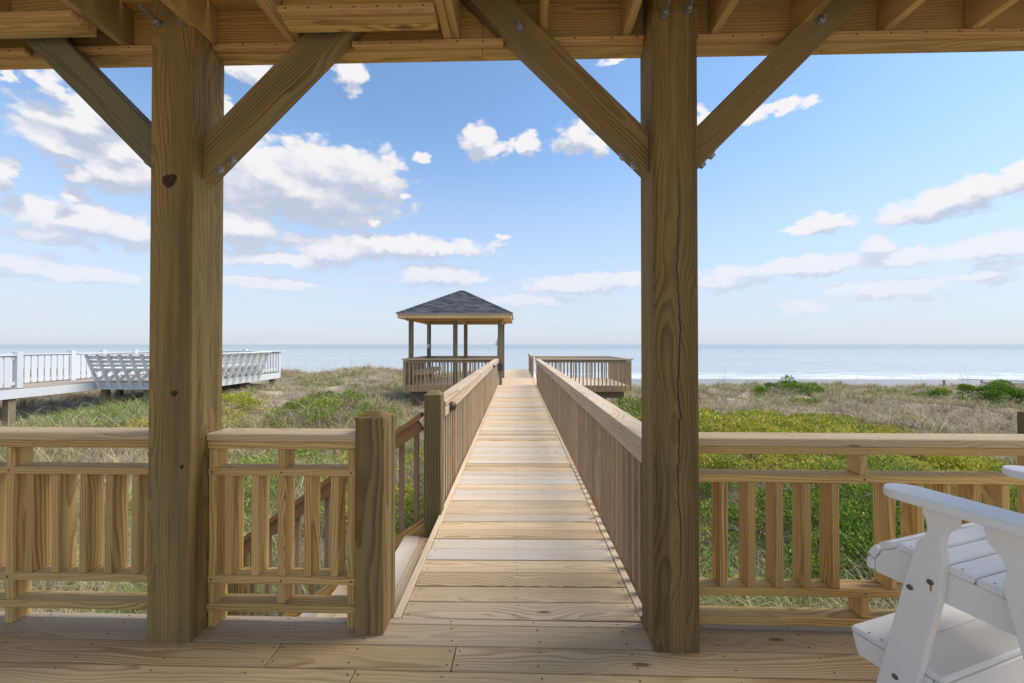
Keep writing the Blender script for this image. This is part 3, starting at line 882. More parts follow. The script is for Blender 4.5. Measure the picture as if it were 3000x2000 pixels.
for (a, b, c, d, ax) in ((RU0+.03, RU1-.03, RV0+.03, RV0+.068, 'x'), (RU0+.03, RU1-.03, RV1-.068, RV1-.03, 'x')):
    bx('fascia', a, b, c, d, 2.19, 2.332, M['fascia'], gz, ax)
for (a, b) in ((RU0+.03, RU0+.068), (RU1-.068, RU1-.03)):
    bx('fascia', a, b, RV0+.070, RV1-.070, 2.19, 2.332, M['fascia'], gz, 'y')
# soffit boards between fascia and beams
bx('soffit', RU0+.07, RU1-.07, RV0+.07, PV[0]-.05, 2.225, 2.235, M['strip'], gz)
bx('soffit', RU0+.07, RU1-.07, PV[1]+.05, RV1-.07, 2.225, 2.235, M['strip'], gz)
bx('soffit', RU0+.07, PU[0]-.05, PV[0]-.048, PV[1]+.048, 2.225, 2.235, M['strip'], gz, 'y')
bx('soffit', PU[2]+.05, RU1-.07, PV[0]-.048, PV[1]+.048, 2.225, 2.235, M['strip'], gz, 'y')
# roof deck: four sloping faces with a short ridge
cu, cv = (RU0+RU1)/2, (RV0+RV1)/2
RD = .09
V = [(RU0, RV0, ZE), (RU1, RV0, ZE), (RU1, RV1, ZE), (RU0, RV1, ZE), (cu-RD, cv, ZA), (cu+RD, cv, ZA),
     (RU0, RV0, ZE-.02), (RU1, RV0, ZE-.02), (RU1, RV1, ZE-.02), (RU0, RV1, ZE-.02)]
rf = link('roof', raw_mesh('roof', V, [(0, 1, 5, 4), (1, 2, 5), (2, 3, 4, 5), (3, 0, 4), (6, 7, 1, 0), (7, 8, 2, 1), (8, 9, 3, 2), (9, 6, 0, 3), (9, 8, 7, 6)]), M['shingle'], gz)
# architectural shingles: every tab has its own thickness and edge; too many and too small to be separate objects
def shingle_face(A, B, Ct, Dt, name):
    """A,B eave corners; Ct,Dt the matching upper corners"""
    A, B, Ct, Dt = map(Vector, (A, B, Ct, Dt))
    nrm = (B-A).cross(Dt-A).normalized()
    if nrm.z < 0: nrm = -nrm
    slope = ((Ct+Dt)/2-(A+B)/2).length
    n = int(slope/.118)
    Vv = []; Ff = []; tone = []
    for k in range(n):
        t0, t1 = k/n, min((k+1.25)/n, 1)
        l0, r0 = A.lerp(Dt, t0), B.lerp(Ct, t0); l1, r1 = A.lerp(Dt, t1), B.lerp(Ct, t1)
        L = (r0-l0).length; s = -random.uniform(0, .2)
        while s < L:
            w = random.uniform(.14, .36); a, b = max(s, 0)/L, min(s+w, L)/L
            s += w+.004
            if b <= a+.01: continue
            th = random.choice((.006, .006, .014))
            q = [l0.lerp(r0, a)+nrm*(th+.004), l0.lerp(r0, b)+nrm*(th+.004), l1.lerp(r1, b)+nrm*.003, l1.lerp(r1, a)+nrm*.003, l0.lerp(r0, a)-nrm*.002, l0.lerp(r0, b)-nrm*.002]
            i0 = len(Vv); Vv += q
            Ff += [(i0, i0+1, i0+2, i0+3), (i0+4, i0+5, i0+1, i0)]
            g = random.uniform(.55, 1.45); tone += [g]*6
    me = raw_mesh(name, Vv, Ff)
    at = me.attributes.new('tab_tone', 'FLOAT', 'POINT'); at.data.foreach_set('value', np.array(tone, dtype=np.float32))
    o = link('shingles', me, M['tab'], rf if False else gz); o['kind'] = 'stuff'
    return o


def tab_mat():
    m, T, b = new_mat('charcoal_shingle_tab')
    tc = T.node('ShaderNodeTexCoord'); at = T.node('ShaderNodeAttribute', attribute_name='tab_tone')
    n = T.noise(tc.outputs['Object'], 70, 3, .7)
    f = T.math('ADD', at.outputs['Fac'], T.math('MULTIPLY', T.math('SUBTRACT', n, .5), .7))
    T.l.new(T.mix(1., (.050, .054, .066, 1), T.comb(f, f, f), 'MULTIPLY'), b.inputs['Base Color'])
    b.inputs['Roughness'].default_value = .85
    return m
M['tab'] = tab_mat()
E0, E1, E2, E3 = V[0], V[1], V[2], V[3]; A0, A1 = V[4], V[5]
shingle_face(E0, E1, A1, A0, 'shingles'); shingle_face(E1, E2, A1, A1, 'shingles'); shingle_face(E2, E3, A0, A1, 'shingles'); shingle_face(E3, E0, A0, A0, 'shingles')
for (e, a) in ((E0, A0), (E1, A1), (E2, A1), (E3, A0)):
    e, a = Vector(e), Vector(a); L = (a-e).length; n = 15
    for k in range(n):
        p0 = e.lerp(a, k/n); p1 = e.lerp(a, min((k+1.15)/n, 1))
        d = (p1-p0).normalized(); sd_ = d.cross(Vector((0, 0, 1))).normalized(); up = sd_.cross(d)
        if up.z < 0: up = -up
        w = .085; h0, h1 = .030, .018
        Vv = [p0-sd_*w+up*(h0-.034), p0+up*h0, p0+sd_*w+up*(h0-.034), p1-sd_*w+up*(h1-.034), p1+up*h1, p1+sd_*w+up*(h1-.034), p0-sd_*w+up*(h0-.046), p0+up*(h0-.012), p0+sd_*w+up*(h0-.046)]
        link('hip_shingle', raw_mesh('hip_shingle', Vv, [(0, 1, 4, 3), (1, 2, 5, 4), (6, 7, 1, 0), (7, 8, 2, 1)]), M['shingle'], gz)
bx('ridge_cap', cu-RD-.02, cu+RD+.02, cv-.06, cv+.06, ZA-.012, ZA+.022, M['shingle'], gz)
for (a, b, c, d) in ((RU0, RU1, RV0-.004, RV0+.001),):
    bx('drip_edge', a, b, c, d, ZE-.026, ZE-.006, M['drip'], gz)
bx('drip_edge', RU1-.001, RU1+.004, RV0, RV1, ZE-.026, ZE-.006, M['drip'], gz, 'y')

gr = thing('gazebo_railing', 'railing around the open sides of the gazebo floor', 'railing', BW, BA, 'deck railings by the gazebo')
rail_run(gr, (-3.62, V0-.04), (-.72, V0-.04), (0, -1))
rail_run(gr, (-3.70, V0-.10), (-3.70, V1+.1), (-1, 0))
rail_run(gr, (-3.68, V1+.06), (-.6, V1+.06), (0, 1))
for (u, vv) in ((-3.735, V0-.085),): bx('corner_post', u-.04, u+.04, vv-.03, vv+.04, -.2, .85, M['baluster'], gr, 'z')

bn = thing('gazebo_bench', 'plank bench along the left side inside the gazebo', 'bench', BW, BA)
for i in range(3): bx('seat_board', -3.50+i*.143, -3.362+i*.143, 12.1, 14.75, .43, .468, M['plank'], bn, 'y')
bx('apron', -3.66, -3.085, 12.06, 12.098, .33, .428, M['fascia'], bn)
bx('apron', -3.10, -3.062, 12.1, 14.75, .33, .428, M['rail'], bn, 'y')
for vv in (12.15, 13.4, 14.62):
    bx('leg', -3.14, -3.10, vv, vv+.089, .004, .329, M['rail'], bn, 'z')
    bx('leg', -3.46, -3.42, vv, vv+.089, .004, .329, M['rail'], bn, 'z')

eb = thing('electric_box', 'dark grey electric box with conduit on the near right gazebo post', 'electric box', BW, BA, 'gazebo electric fittings')
bx('box', PU[2]-.085, PU[2]+.10, PV[0]-.16, PV[0]-.072, .50, .72, M['dark_box'], eb, 'z', .008)
bx('lid', PU[2]-.092, PU[2]+.107, PV[0]-.168, PV[0]-.1605, .49, .73, M['dark_box'], eb, 'z', .003)
cm = lathe_mesh([(.0, 0), (.017, 0), (.017, .495), (0, .495)], 10)
link('conduit', cm, M['pale_box'], eb, (PU[2]-.045, PV[0]-.095, .004))
ob_ = thing('outlet_box', 'round grey socket box on the left face of the near right gazebo post', 'electric box', BW, BA, 'gazebo electric fittings')
link('box', lathe_mesh([(0, 0), (.058, 0), (.058, .045), (.03, .075), (0, .08)], 10), M['pale_box'], ob_, (PU[2]-.071, PV[0]-.03, 1.375), (0, -math.pi/2, 0))
link('conduit', lathe_mesh([(0, 0), (.010, 0), (.010, .55), (0, .55)], 8), M['pale_box'], ob_, (PU[2]-.082, PV[0]-.03, .75))
link('conduit', lathe_mesh([(0, 0), (.010, 0), (.010, .12), (0, .12)], 8), M['pale_box'], ob_, (PU[2]-.082, PV[0]-.03, 1.42))
sb = thing('switch_box', 'white switch box on the rear left gazebo post', 'electric box', BW, BA, 'gazebo electric fittings')
bx('box', PU[0]-.05, PU[0]+.04, PV[1]-.13, PV[1]-.072, 1.22, 1.38, M['white'], sb, 'z', .008)
link('conduit', lathe_mesh([(0, 0), (.012, 0), (.012, .74), (0, .74)], 8), M['pale_box'], sb, (PU[0], PV[1]-.09, 1.385))

# ------------------------------------------------------------------ lookout deck on the right
lk = thing('lookout_deck', 'open square deck on the right of the walkway, opposite the gazebo', 'deck', BW, BA)
platform(lk, .64, 3.70)
lr = thing('lookout_railing', 'railing around the square deck on the right', 'railing', BW, BA, 'deck railings by the gazebo')
rail_run(lr, (.70, V0-.04), (3.66, V0-.04), (0, -1))
rail_run(lr, (3.70, V0-.10), (3.70, V1+.1), (1, 0))
rail_run(lr, (.74, V1+.06), (3.68, V1+.06), (0, 1))

# ------------------------------------------------------------------ white deck next door
wd = thing('white_deck', 'long white painted deck with built-in benches at the left, beyond the dune grass', 'deck', (-14.6, 13.9, .10))
def wb(name, x0, x1, y0, y1, z0, z1, mat=None, axis='x', parent=None):
    return bx(name, x0+14.6, x1+14.6, y0-13.9, y1-13.9, z0-.10, z1-.10, mat or M['whiterail_shaded'], parent or wd, axis)
# walkway along Y, then the wide platform
WX0, WX1 = -16.05, -14.6
y = 4.0
while y < 13.9: wb('floor_board', WX0, WX1, y, y+.138, .070, .10, M['greydeck']); y += .142
y = 13.95
while y < 18.9: wb('floor_board', WX0, -11.35, y, y+.138, .070, .10, M['greydeck']); y += .142
wb('rim_board', WX1+.001, WX1+.039, 4.0, 13.86, -.19, .068, None, 'y')
wb('rim_board', WX1+.04, -11.3, 13.86, 13.899, -.17, .068)
wb('rim_ledge', WX1+.04, -11.3, 13.80, 13.858, -.17, -.11)
wb('rim_board', -11.30, -11.262, 13.9, 19.05, -.19, .068, None, 'y')
for (x, yy) in ((-14.72, 5.), (-14.72, 8.3), (-14.72, 11.55), (-14.4, 14.0), (-12.9, 14.0), (-11.5, 14.1), (-11.5, 17.), (-11.5, 18.8), (-15.9, 8.3), (-15.9, 12.), (-15.9, 16.), (-13.5, 18.8)):
    wb('pile', x-.09, x+.09, yy-.09, yy+.09, -2.2, .06, M['pile'], 'z')
# far railing
wfr = thing('white_railing', 'white board railing on the far side of the white deck', 'railing', (-16.0, 14., .10), group='white railings next door')
def wp(t, name, x0, x1, y0, y1, z0, z1, axis='x'):
    l = t.location
    return bx(name, x0-l.x, x1-l.x, y0-l.y, y1-l.y, z0-l.z, z1-l.z, M['whiterail_shaded'], t, axis)
def white_rail(t, x, ya, yb, pitch=.19, w=.15, posts=()):
    wp(t, 'cap_rail', x-.07, x+.07, ya, yb, 1.03, 1.065, 'y')
    wp(t, 'top_rail', x-.019, x+.019, ya, yb, .93, 1.028, 'y')
    wp(t, 'bottom_rail', x-.019, x+.019, ya, yb, .19, .28, 'y')
    y = ya+.03
    while y+w < yb: wp(t, 'picket', x+.0205, x+.045, y, y+w, .14, 1.0, 'z'); y += pitch
    for py in posts: wp(t, 'post', x-.075, x+.075, py-.075, py+.075, .101, 1.15, 'z')
white_rail(wfr, -15.95, 6.0, 19.0, posts=(6.0, 8.5, 11.2, 14.3, 15.4, 16.7, 18.9))
wbr = thing('white_railing', 'white board railing along the seaward edge of the white deck', 'railing', (-13.6, 19.0, .10), group='white railings next door')
def white_rail_x(t, y, xa, xb, pitch=.19, w=.15, posts=()):
    wp(t, 'cap_rail', xa, xb, y-.07, y+.07, 1.03, 1.065)
    wp(t, 'top_rail', xa, xb, y-.019, y+.019, .93, 1.028)
    wp(t, 'bottom_rail', xa, xb, y-.019, y+.019, .19, .28)
    x = xa+.03
    while x+w < xb: wp(t, 'picket', x, x+w, y-.045, y-.0205, .14, 1.0, 'z'); x += pitch
    for px in posts: wp(t, 'post', px-.075, px+.075, y-.075, y+.075, .101, 1.15, 'z')
white_rail_x(wbr, 19.0, -15.85, -11.3, posts=(-15.85, -14.4, -12.9))
wnr = thing('white_railing', 'white railing end post at the left edge of the view on the white deck', 'railing', (-14.66, 10., .10), group='white railings next door')
white_rail(wnr, -14.66, 6.0, 11.62, posts=(11.70, 8.9, 6.2))
wsr = thing('white_railing', 'short white railing with a long cap at the right end of the white deck', 'railing', (-11.33, 18.7, .10), group='white railings next door')
wp(wsr, 'cap_rail', -11.42, -11.20, 17.3, 19.4, 1.03, 1.068, 'y')
wp(wsr, 'top_rail', -11.352, -11.314, 17.3, 19.0, .93, 1.028, 'y')
wp(wsr, 'bottom_rail', -11.352, -11.314, 17.3, 19.0, .19, .28, 'y')
for i in range(8): wp(wsr, 'picket', -11.3125, -11.288, 17.36+i*.2, 17.36+i*.2+.11, .12, 1.0, 'z')
wp(wsr, 'post', -11.40, -11.25, 18.9, 19.05, .101, 1.028, 'z')
# benches: leaning slatted backs seen from behind
def white_bench(label, p0, along, outward, n, L):
    """p0 corner at deck level, outward = the way the back leans"""
    t = thing('white_bench', label, 'bench', p0, group='white benches next door')
    A = Vector(along); O = Vector(outward); Z = Vector((0, 0, 1))
    lean = .46
    for i in range(n):
        s = A*(.05+(L-.1)*i/(n-1))
        beam('back_support', s+O*.0+Z*-.22, s+O*lean+Z*.93, .038, .10, M['white'], t, O)
        beam('seat_bracket', s+A*.04+O*.12+Z*.02, s+A*.04-O*.30+Z*.37, .038, .09, M['white'], t, Z)
        beam('seat_support', s+A*.04+O*.20+Z*.385, s+A*.04-O*.42+Z*.385, .036, .075, M['white'], t, Z)
    for (h, w) in ((.42, .10), (.56, .09), (.69, .11), (.83, .11)):
        o = lean*(h+.22)/1.15-.075
        beam('back_slat', O*o+Z*h, A*L+O*o+Z*h, .030, w, M['white'], t, (O*.4+Z*.92))
    beam('top_cap', A*-.08+O*(lean-.02)+Z*.945, A*(L+.05)+O*(lean-.02)+Z*.945, .17, .034, M['white'], t, Z)
    for k in range(4):
        o = .10-.14*k
        beam('seat_slat', O*o+Z*.44, A*L+O*o+Z*.44, .125, .03, M['white'], t, Z)
    return t
white_bench('white slatted bench on the white deck with its back toward the porch', (-14.5, 13.84, .10), (1, 0, 0), (0, -1, 0), 9, 3.1)
white_bench('white slatted bench along the right side of the white deck', (-11.25, 13.95, .10), (0, 1, 0), (1, 0, 0), 10, 3.5)

# ------------------------------------------------------------------ white balcony chair
chf = Vector((-.334, .942, 0)).normalized(); chl = Vector((chf.y, -chf.x, 0))
CF, CL = .75, 2.0
ct = thing('balcony_chair', 'tall white slatted chair with footrest at the lower right', 'chair', chf*CF+chl*CL)
CH = Matrix((chl, chf, Vector((0, 0, 1)))).transposed()          # local x = chair's right, y = forward
ct.rotation_euler = CH.to_euler()
def cp(f, l, z): return Vector((l-CL, f-CF, z))
def side(name, poly, l0, l1, parent=ct, ch=.004):
    """profile in (forward, up), thickness from l0 to l1"""
    me = prism_mesh([(f-CF, z) for f, z in poly], l1-l0, ch)
    # mesh local: X forward, Y up, Z across  ->  chair y, z, x
    rot = Matrix(((0, 0, 1), (1, 0, 0), (0, 1, 0))).to_euler()
    return link(name, me, M['chair'], parent, ((l0+l1)/2-CL, 0, 0), rot)
def smooth(poly, n=5, keep=()):
    """Catmull-Rom through the points"""
    out = []
    m = len(poly)
    for i in range(m-1):
        p0 = poly[max(i-1, 0)]; p1 = poly[i]; p2 = poly[i+1]; p3 = poly[min(i+2, m-1)]
        for k in range(n):
            t = k/n
            out.append(tuple(.5*((2*p1[j])+(-p0[j]+p2[j])*t+(2*p0[j]-5*p1[j]+4*p2[j]-p3[j])*t*t+(-p0[j]+3*p1[j]-3*p2[j]+p3[j])*t**3) for j in range(2)))
    out.append(poly[-1]); return out
fe = [(.873, .856)] + smooth([(.875, .824), (.866, .796), (.8635, .768), (.872, .742), (.891, .718)], 4) + [(.93, .553), (1.046, 0)]
be = [(.943, 0), (.833, .553)] + [(.8205, .690)] + smooth([(.8205, .690), (.826, .722), (.821, .760), (.808, .786), (.793, .801)], 4)[1:] + [(.787, .856)]
front_leg = fe + be
rfe = [(.737, .856)] + [(.733, .835), (.722, .788)] + smooth([(.722, .788), (.703, .768), (.690, .745), (.687, .720), (.696, .681)], 4)[1:] + [(.667, .548), (.535, 0)]
rbe = [(.43, 0), (.575, .56)] + smooth([(.600, .69), (.598, .735), (.612, .768), (.632, .79)], 4) + [(.645, .856)]
rear_leg = rfe + rbe
for (a, b) in ((1.672, 1.704), (2.300, 2.332)):
    side('front_leg', front_leg, a, b); side('rear_leg', rear_leg, a, b)
# arms: wide boards with round fronts
def arm(l0, l1, inner):
    poly = []
    r = (l1-l0)/2
    for i in range(13):
        a = math.pi*i/12
        poly.append(((l0+l1)/2-CL+r*math.cos(a)*1.0, .965-r-CF+r*math.sin(a)*1.0))
    s = -1 if inner > 0 else 1
    poly += [(l0-CL, .60-CF), ((l0+.02)-CL, .42-CF), ((l0+.03)-CL, .18-CF), ((l1-.03)-CL, .18-CF), ((l1-.02)-CL, .42-CF), (l1-CL, .60-CF)]
    link('arm', prism_mesh(poly, .030, .006), M['chair'], ct, (0, 0, .872))
arm(1.595, 1.725, 1); arm(2.279, 2.409, -1)
# seat sides and slats
side_poly = [(1.030, .545), (1.030, .588), (1.008, .630), (.965, .655), (.30, .600), (.30, .49), (.68, .541)]
for (a, b) in ((1.706, 1.738), (2.266, 2.298)): side('seat_side', side_poly, a, b)
def slat(f0, f1, z0, z1, l0=1.700, l1=2.304, t=.024, name='seat_slat'):
    p0 = Vector((l0-CL, (f0+f1)/2-CF, (z0+z1)/2)); p1 = Vector((l1-CL, (f0+f1)/2-CF, (z0+z1)/2))
    nrm = Vector((0, -(z1-z0), f1-f0)).normalized()
    if nrm.z < 0: nrm = -nrm
    off = nrm*(t/2+.001)
    return beam(name, p0+off, p1+off, math.hypot(f1-f0, z1-z0), t, M['chair'], ct, nrm, .005)
slat(1.0305, 1.0301, .550, .588); slat(1.030, 1.010, .592, .628); slat(1.006, .968, .632, .654)
f = .962
for k in range(9):
    z0 = .655-(.965-f)*.0827; z1 = .655-(.965-(f-.062))*.0827
    slat(f-.062, f, z1, z0); f -= .0665
# back: fan of tall boards leaning back, behind the frame edge
for i in range(6):
    l = 1.745+i*.095
    p0 = cp(.36, l+.02, .60); p1 = cp(.17, l+.02+(i-2.5)*.012, 1.30-abs(i-2.5)*.03)
    beam('back_slat', p0, p1, .088, .022, M['chair'], ct, (0, .96, .26), .006)
beam('back_brace', cp(.27, 1.70, .845), cp(.27, 2.31, .845), .03, .06, M['chair'], ct)
# footrest
side_f = [(1.113, .300), (1.113, .272), (1.092, .207), (.885, .207), (.885, .300)]
fs = [(1.108, .278), (1.088, .207), (.87, .207), (.87, .278)]
for (a, b) in ((1.7055, 1.735), (2.269, 2.2985)): side('footrest_side', fs, a, b)
slat(.989, 1.113, .279, .279, 1.706, 2.298, .022, 'footrest_slat'); slat(.842, .9875, .279, .279, 1.706, 2.298, .022, 'footrest_slat')
beam('stretcher', cp(.853, 1.706, .230), cp(.853, 2.298, .230), .028, .094, M['chair'], ct)
# bolts and screws of the near side
for (f_, z_) in ((.908, .561), (.855, .606), (.952, .236), (.60, .56), (.55, .55)):
    link('bolt', lathe_mesh([(.0095, 0), (.0085, .0025), (.005, .0042), (0, .005)], 10), M['bolt_dark'], ct, cp(f_, 1.672, z_), (0, -math.pi/2, 0))
link('rust_stain', np_mesh('rust_stain', [(0, -.0025, 0), (0, .0025, 0), (0, .003, -.012), (0, .0005, -.028), (0, -.002, -.012)], tris=[(0, 1, 2), (0, 2, 3), (0, 3, 4)]), M['rust'], ct, cp(.853, 1.6714, .598))
sp = []
for (f_, z_) in ((.93, .6775), (.866, .672), (.80, .667), (.73, .661), (.665, .656)):
    for l in (1.722, 2.282): sp.append(cp(f_, l, z_))
for f_ in (1.06, 1.02, .95, .90):
    for l in (1.722, 2.282): sp.append(cp(f_, l, .3035))
nails(ct, [tuple(p) for p in sp], .0042, 'z', M['rust'])

# ------------------------------------------------------------------ small things toward the beach
gz_ = float(ground(24.6, 22))
def marker(x, y, h, w, label):
    z = float(ground(x, y)); t = thing('marker_post', label, 'post', (x, y, z), group='thin posts on the dune')
    bx('stake', -w/2, w/2, -w/2, w/2, -.3, h, M['pile'], t, 'z'); bx('top_board', -w/2-.004, w/2+.004, -w/2-.012, -w/2-.001, h-.09, h-.01, M['greydeck'], t, 'z')
marker(27., 27.5, .75, .09, 'grey stake standing upright in the grass near the beach at the right')
marker(14.6, 26.5, .6, .05, 'thin forked stake on the dune edge right of the cracked post')
M['greyrail'] = plain('silver_weathered_rail', (.46, .42, .38), .85, 0, .4, 6)
ra = thing('beach_access', 'grey weathered beach walkway behind the dark green bush at the far right', 'walkway', (33.2, 25.6, -1.52))
def rp(name, a, b, w, d, mat='greydeck', up=(0, 0, 1)): return beam(name, a, b, w, d, M['greyrail'] if mat == 'greydeck' else M[mat], ra, up)
rp('handrail', (-4.6, 1.2, .68), (1.2, -.6, .50), .12, .04); rp('handrail', (-4.6, 2.6, .62), (1.2, .9, .50), .12, .04)
rp('side_board', (-4.6, 1.25, .50), (1.2, -.55, .32), .03, .12); rp('floor_strip', (-4.6, 1.9, -.1), (1.2, .1, -.1), 1.3, .04)
for i in range(7):
    k = i/6
    rp('post', (-4.6+5.8*k, 1.2-1.8*k, -1.1), (-4.6+5.8*k, 1.2-1.8*k, .66-.18*k), .09, .09, 'greydeck', (0, 1, 0))
rp('gate_post', (.2, -.5, -1.), (.2, -.5, .95), .14, .14, 'pile', (0, 1, 0)); rp('gate_post', (1.4, -.8, -1.), (1.4, -.8, 1.15), .14, .14, 'pile', (0, 1, 0))
rp('handrail', (.1, -.55, .85), (2.4, -1.2, 1.6), .12, .05); rp('handrail', (-1.2, .7, .72), (.4, -.3, .80), .12, .04)
sh = thing('ship', 'tiny ship on the horizon right of center', 'ship', (1230, 4300, -5))
bx('hull', -16, 16, -4, 4, -1, 5, M['ship'], sh, 'x', .5); bx('bridge', -13, -4, -3, 3, 5.01, 10, M['ship'], sh, 'x', .3); bx('mast', 5, 6, -.5, .5, 5.01, 12, M['ship'], sh, 'z', .1)

# ------------------------------------------------------------------ vegetation
def blocked(x, y):
    """true where a deck covers the ground"""
    u = x+.014+.0165*(y-2.07)
    b = (np.abs(u) < .78) & (y < 23.2)
    b |= (y < 2.5) & (np.abs(x) < 4.6)
    b |= (u > -3.85) & (u < 3.85) & (y > 13.9) & (y < 17.0)
    b |= (u > -2.6) & (u < -.6) & (y < 3.6)
    b |= (x > -16.1) & (x < -14.5) & (y > 4) & (y < 14)
    b |= (x > -16.1) & (x < -11.4) & (y > 14.2) & (y < 19.1)
    return b


def fbm(x, y, s, seed=0):
    r = np.random.default_rng(seed); v = 0; a = 1
    for i in range(5):
        th = r.uniform(0, 6.28, 3); ph = r.uniform(0, 6.28, 3)
        for k in range(3): v = v + a*np.sin((x*np.cos(th[k])+y*np.sin(th[k]))*s+ph[k])/3
        s *= 1.9; a *= .6
    return v


def blades(name, pos, h, w, lean, tint, droop, label, seg=3):
    """curved tapering blades, one strip each"""
    n = len(pos)
    ang = rng.uniform(0, 2*math.pi, n); dx, dy = np.cos(ang), np.sin(ang)
    fx = rng.uniform(0, 2*math.pi, n); wx, wy = np.cos(fx), np.sin(fx)
    V = np.zeros((n, 2*seg+1, 3)); 
    for k in range(seg+1):
        t = k/seg
        out = lean*(t**1.7)*h + droop*h*np.maximum(t-.5, 0)*.9
        up = h*(t - droop*np.maximum(t-.45, 0)**1.5*1.5)
        c = pos + np.stack([dx*out, dy*out, up], -1)
        if k < seg:
            hw = w*(1-.75*t)/2
            V[:, 2*k] = c - np.stack([wx*hw, wy*hw, 0*hw], -1); V[:, 2*k+1] = c + np.stack([wx*hw, wy*hw, 0*hw], -1)
        else: V[:, 2*seg] = c
    base = (np.arange(n)*(2*seg+1))[:, None]
    quads = np.concatenate([base+np.array([[2*k, 2*k+1, 2*k+3, 2*k+2]]) for k in range(seg-1)], 0)
    tris = base+np.array([[2*seg-2, 2*seg-1, 2*seg]])
    tt = np.repeat(tint[:, None, :], 2*seg+1, 1).reshape(-1, 3)
    o = link(name, np_mesh(name, V.reshape(-1, 3), tris=tris, quads=quads, tint=tt), M['grass'])
    return tag(o, label, kind='stuff')


def pick(cols, n, jitter=.2):
    c = np.array(cols)[rng.integers(0, len(cols), n)]
    return np.clip(c*(1+rng.normal(0, jitter, (n, 1)))*(1+rng.normal(0, .06, (n, 3))), .005, .8)


# shrubs occupy these ellipses: x, y, rx, ry, height, leaf count, palette, label
PAL = {'yellow': [(.48, .46, .055), (.56, .51, .065), (.36, .43, .05), (.58, .48, .075), (.26, .34, .045), (.42, .36, .16)],
       'green': [(.20, .30, .05), (.27, .37, .06), (.14, .22, .04), (.35, .41, .07), (.30, .27, .13)],
       'dark': [(.09, .18, .025), (.13, .24, .03), (.19, .30, .035), (.28, .36, .04), (.07, .13, .02)]}
SHR = [
 (-9.2, 12.6, 1.45, .9, .80, 6800, 'yellow', 'yellow green bush right of the left porch post, below the white bench'),
 (-5.6, 12.0, 1.9, 1.1, .60, 7500, 'green', 'low green shrub patch in the middle of the left dune'),
 (-7.6, 10.8, 1.0, .7, .50, 3600, 'yellow', 'small yellow green shrub between the two left shrubs'),
 (-3.9, 11.2, 1.0, .8, .50, 3400, 'green', 'bright green shrub on the left dune below the gazebo'),
 (-12.2, 9.4, 1.3, .6, .42, 3200, 'green', 'low green shrub in the grass under the white deck walkway'),
 (-10.4, 9.6, .7, .5, .42, 1500, 'dark', 'small dark green shrub beside the left post in the grass'),
 (-3.9, 6.6, 1.6, 1.1, .80, 7500, 'green', 'bright green bush seen through the top of the short railing'),
 (-2.0, 6.2, 1.1, 1.2, .95, 6500, 'yellow', 'yellow green bush behind the stair post, left of the walkway'),
 (-1.35, 4.9, .55, .8, .75, 4000, 'green', 'green bush beside the walkway behind the stair handrail'),
 (-3.6, 4.9, .9, .6, .55, 3800, 'green', 'low green bush beyond the foot of the stairs'),
 (12.6, 20.2, 1.5, .9, .72, 3600, 'dark', 'dark green bush on the dune crest right of the cracked post'),
 (11.6, 17.6, 1.2, .6, .36, 2400, 'green', 'low green shrub below the dune crest bush'),
 (17.0, 19.6, 1.9, .9, .40, 2800, 'dark', 'low dark shrub in the middle of the right dune'),
 (19.6, 17.8, 2.3, 1.0, .98, 8500, 'dark', 'large dark green bush at the far right of the dune'),
 (19.6, 15.6, 1.2, .6, .36, 2200, 'green', 'low olive shrub in front of the large dark bush'),
 (-6.8, 13.7, 1.2, .7, .48, 3600, 'green', 'green shrub high on the left dune, just behind the yellow green bush'),
 (-8.9, 10.0, 1.1, .6, .45, 3600, 'yellow', 'low yellow shrub on the left dune nearest the left porch post'),
 (-5.4, 9.4, 1.2, .6, .45, 4000, 'green', 'low green shrub on the left dune just above the short railing'),
 (3.3, 12.9, .9, .5, .62, 3400, 'green', 'green shrub growing under the front edge of the right lookout deck'),
 (2.0, 12.2, .7, .9, .55, 2400, 'dark', 'green shrub between the walkway and the right lookout deck'),
]


def leaf_mesh(name, P, N, size, tint):
    """pointed leaves, two triangles folded along the midrib"""
    n = len(P)
    d = rng.normal(size=(n, 3)); d[:, 2] = np.abs(d[:, 2])*.8+.2; d = d*.8+N*.7
    d /= np.linalg.norm(d, axis=1)[:, None]
    s = np.cross(d, rng.normal(size=(n, 3))); s /= np.linalg.norm(s, axis=1)[:, None]
    up = np.cross(s, d)
    L = size[:, None]
    V = np.stack([P, P+d*L*.5+s*L*.27+up*L*.08, P+d*L, P+d*L*.5-s*L*.27+up*L*.08], 1)
    base = (np.arange(n)*4)[:, None]
    tris = np.concatenate([base+np.array([[0, 1, 2]]), base+np.array([[0, 2, 3]])], 0)
    tt = np.repeat(tint[:, None, :], 4, 1).reshape(-1, 3)
    return np_mesh(name, V.reshape(-1, 3), tris=tris, tint=tt)


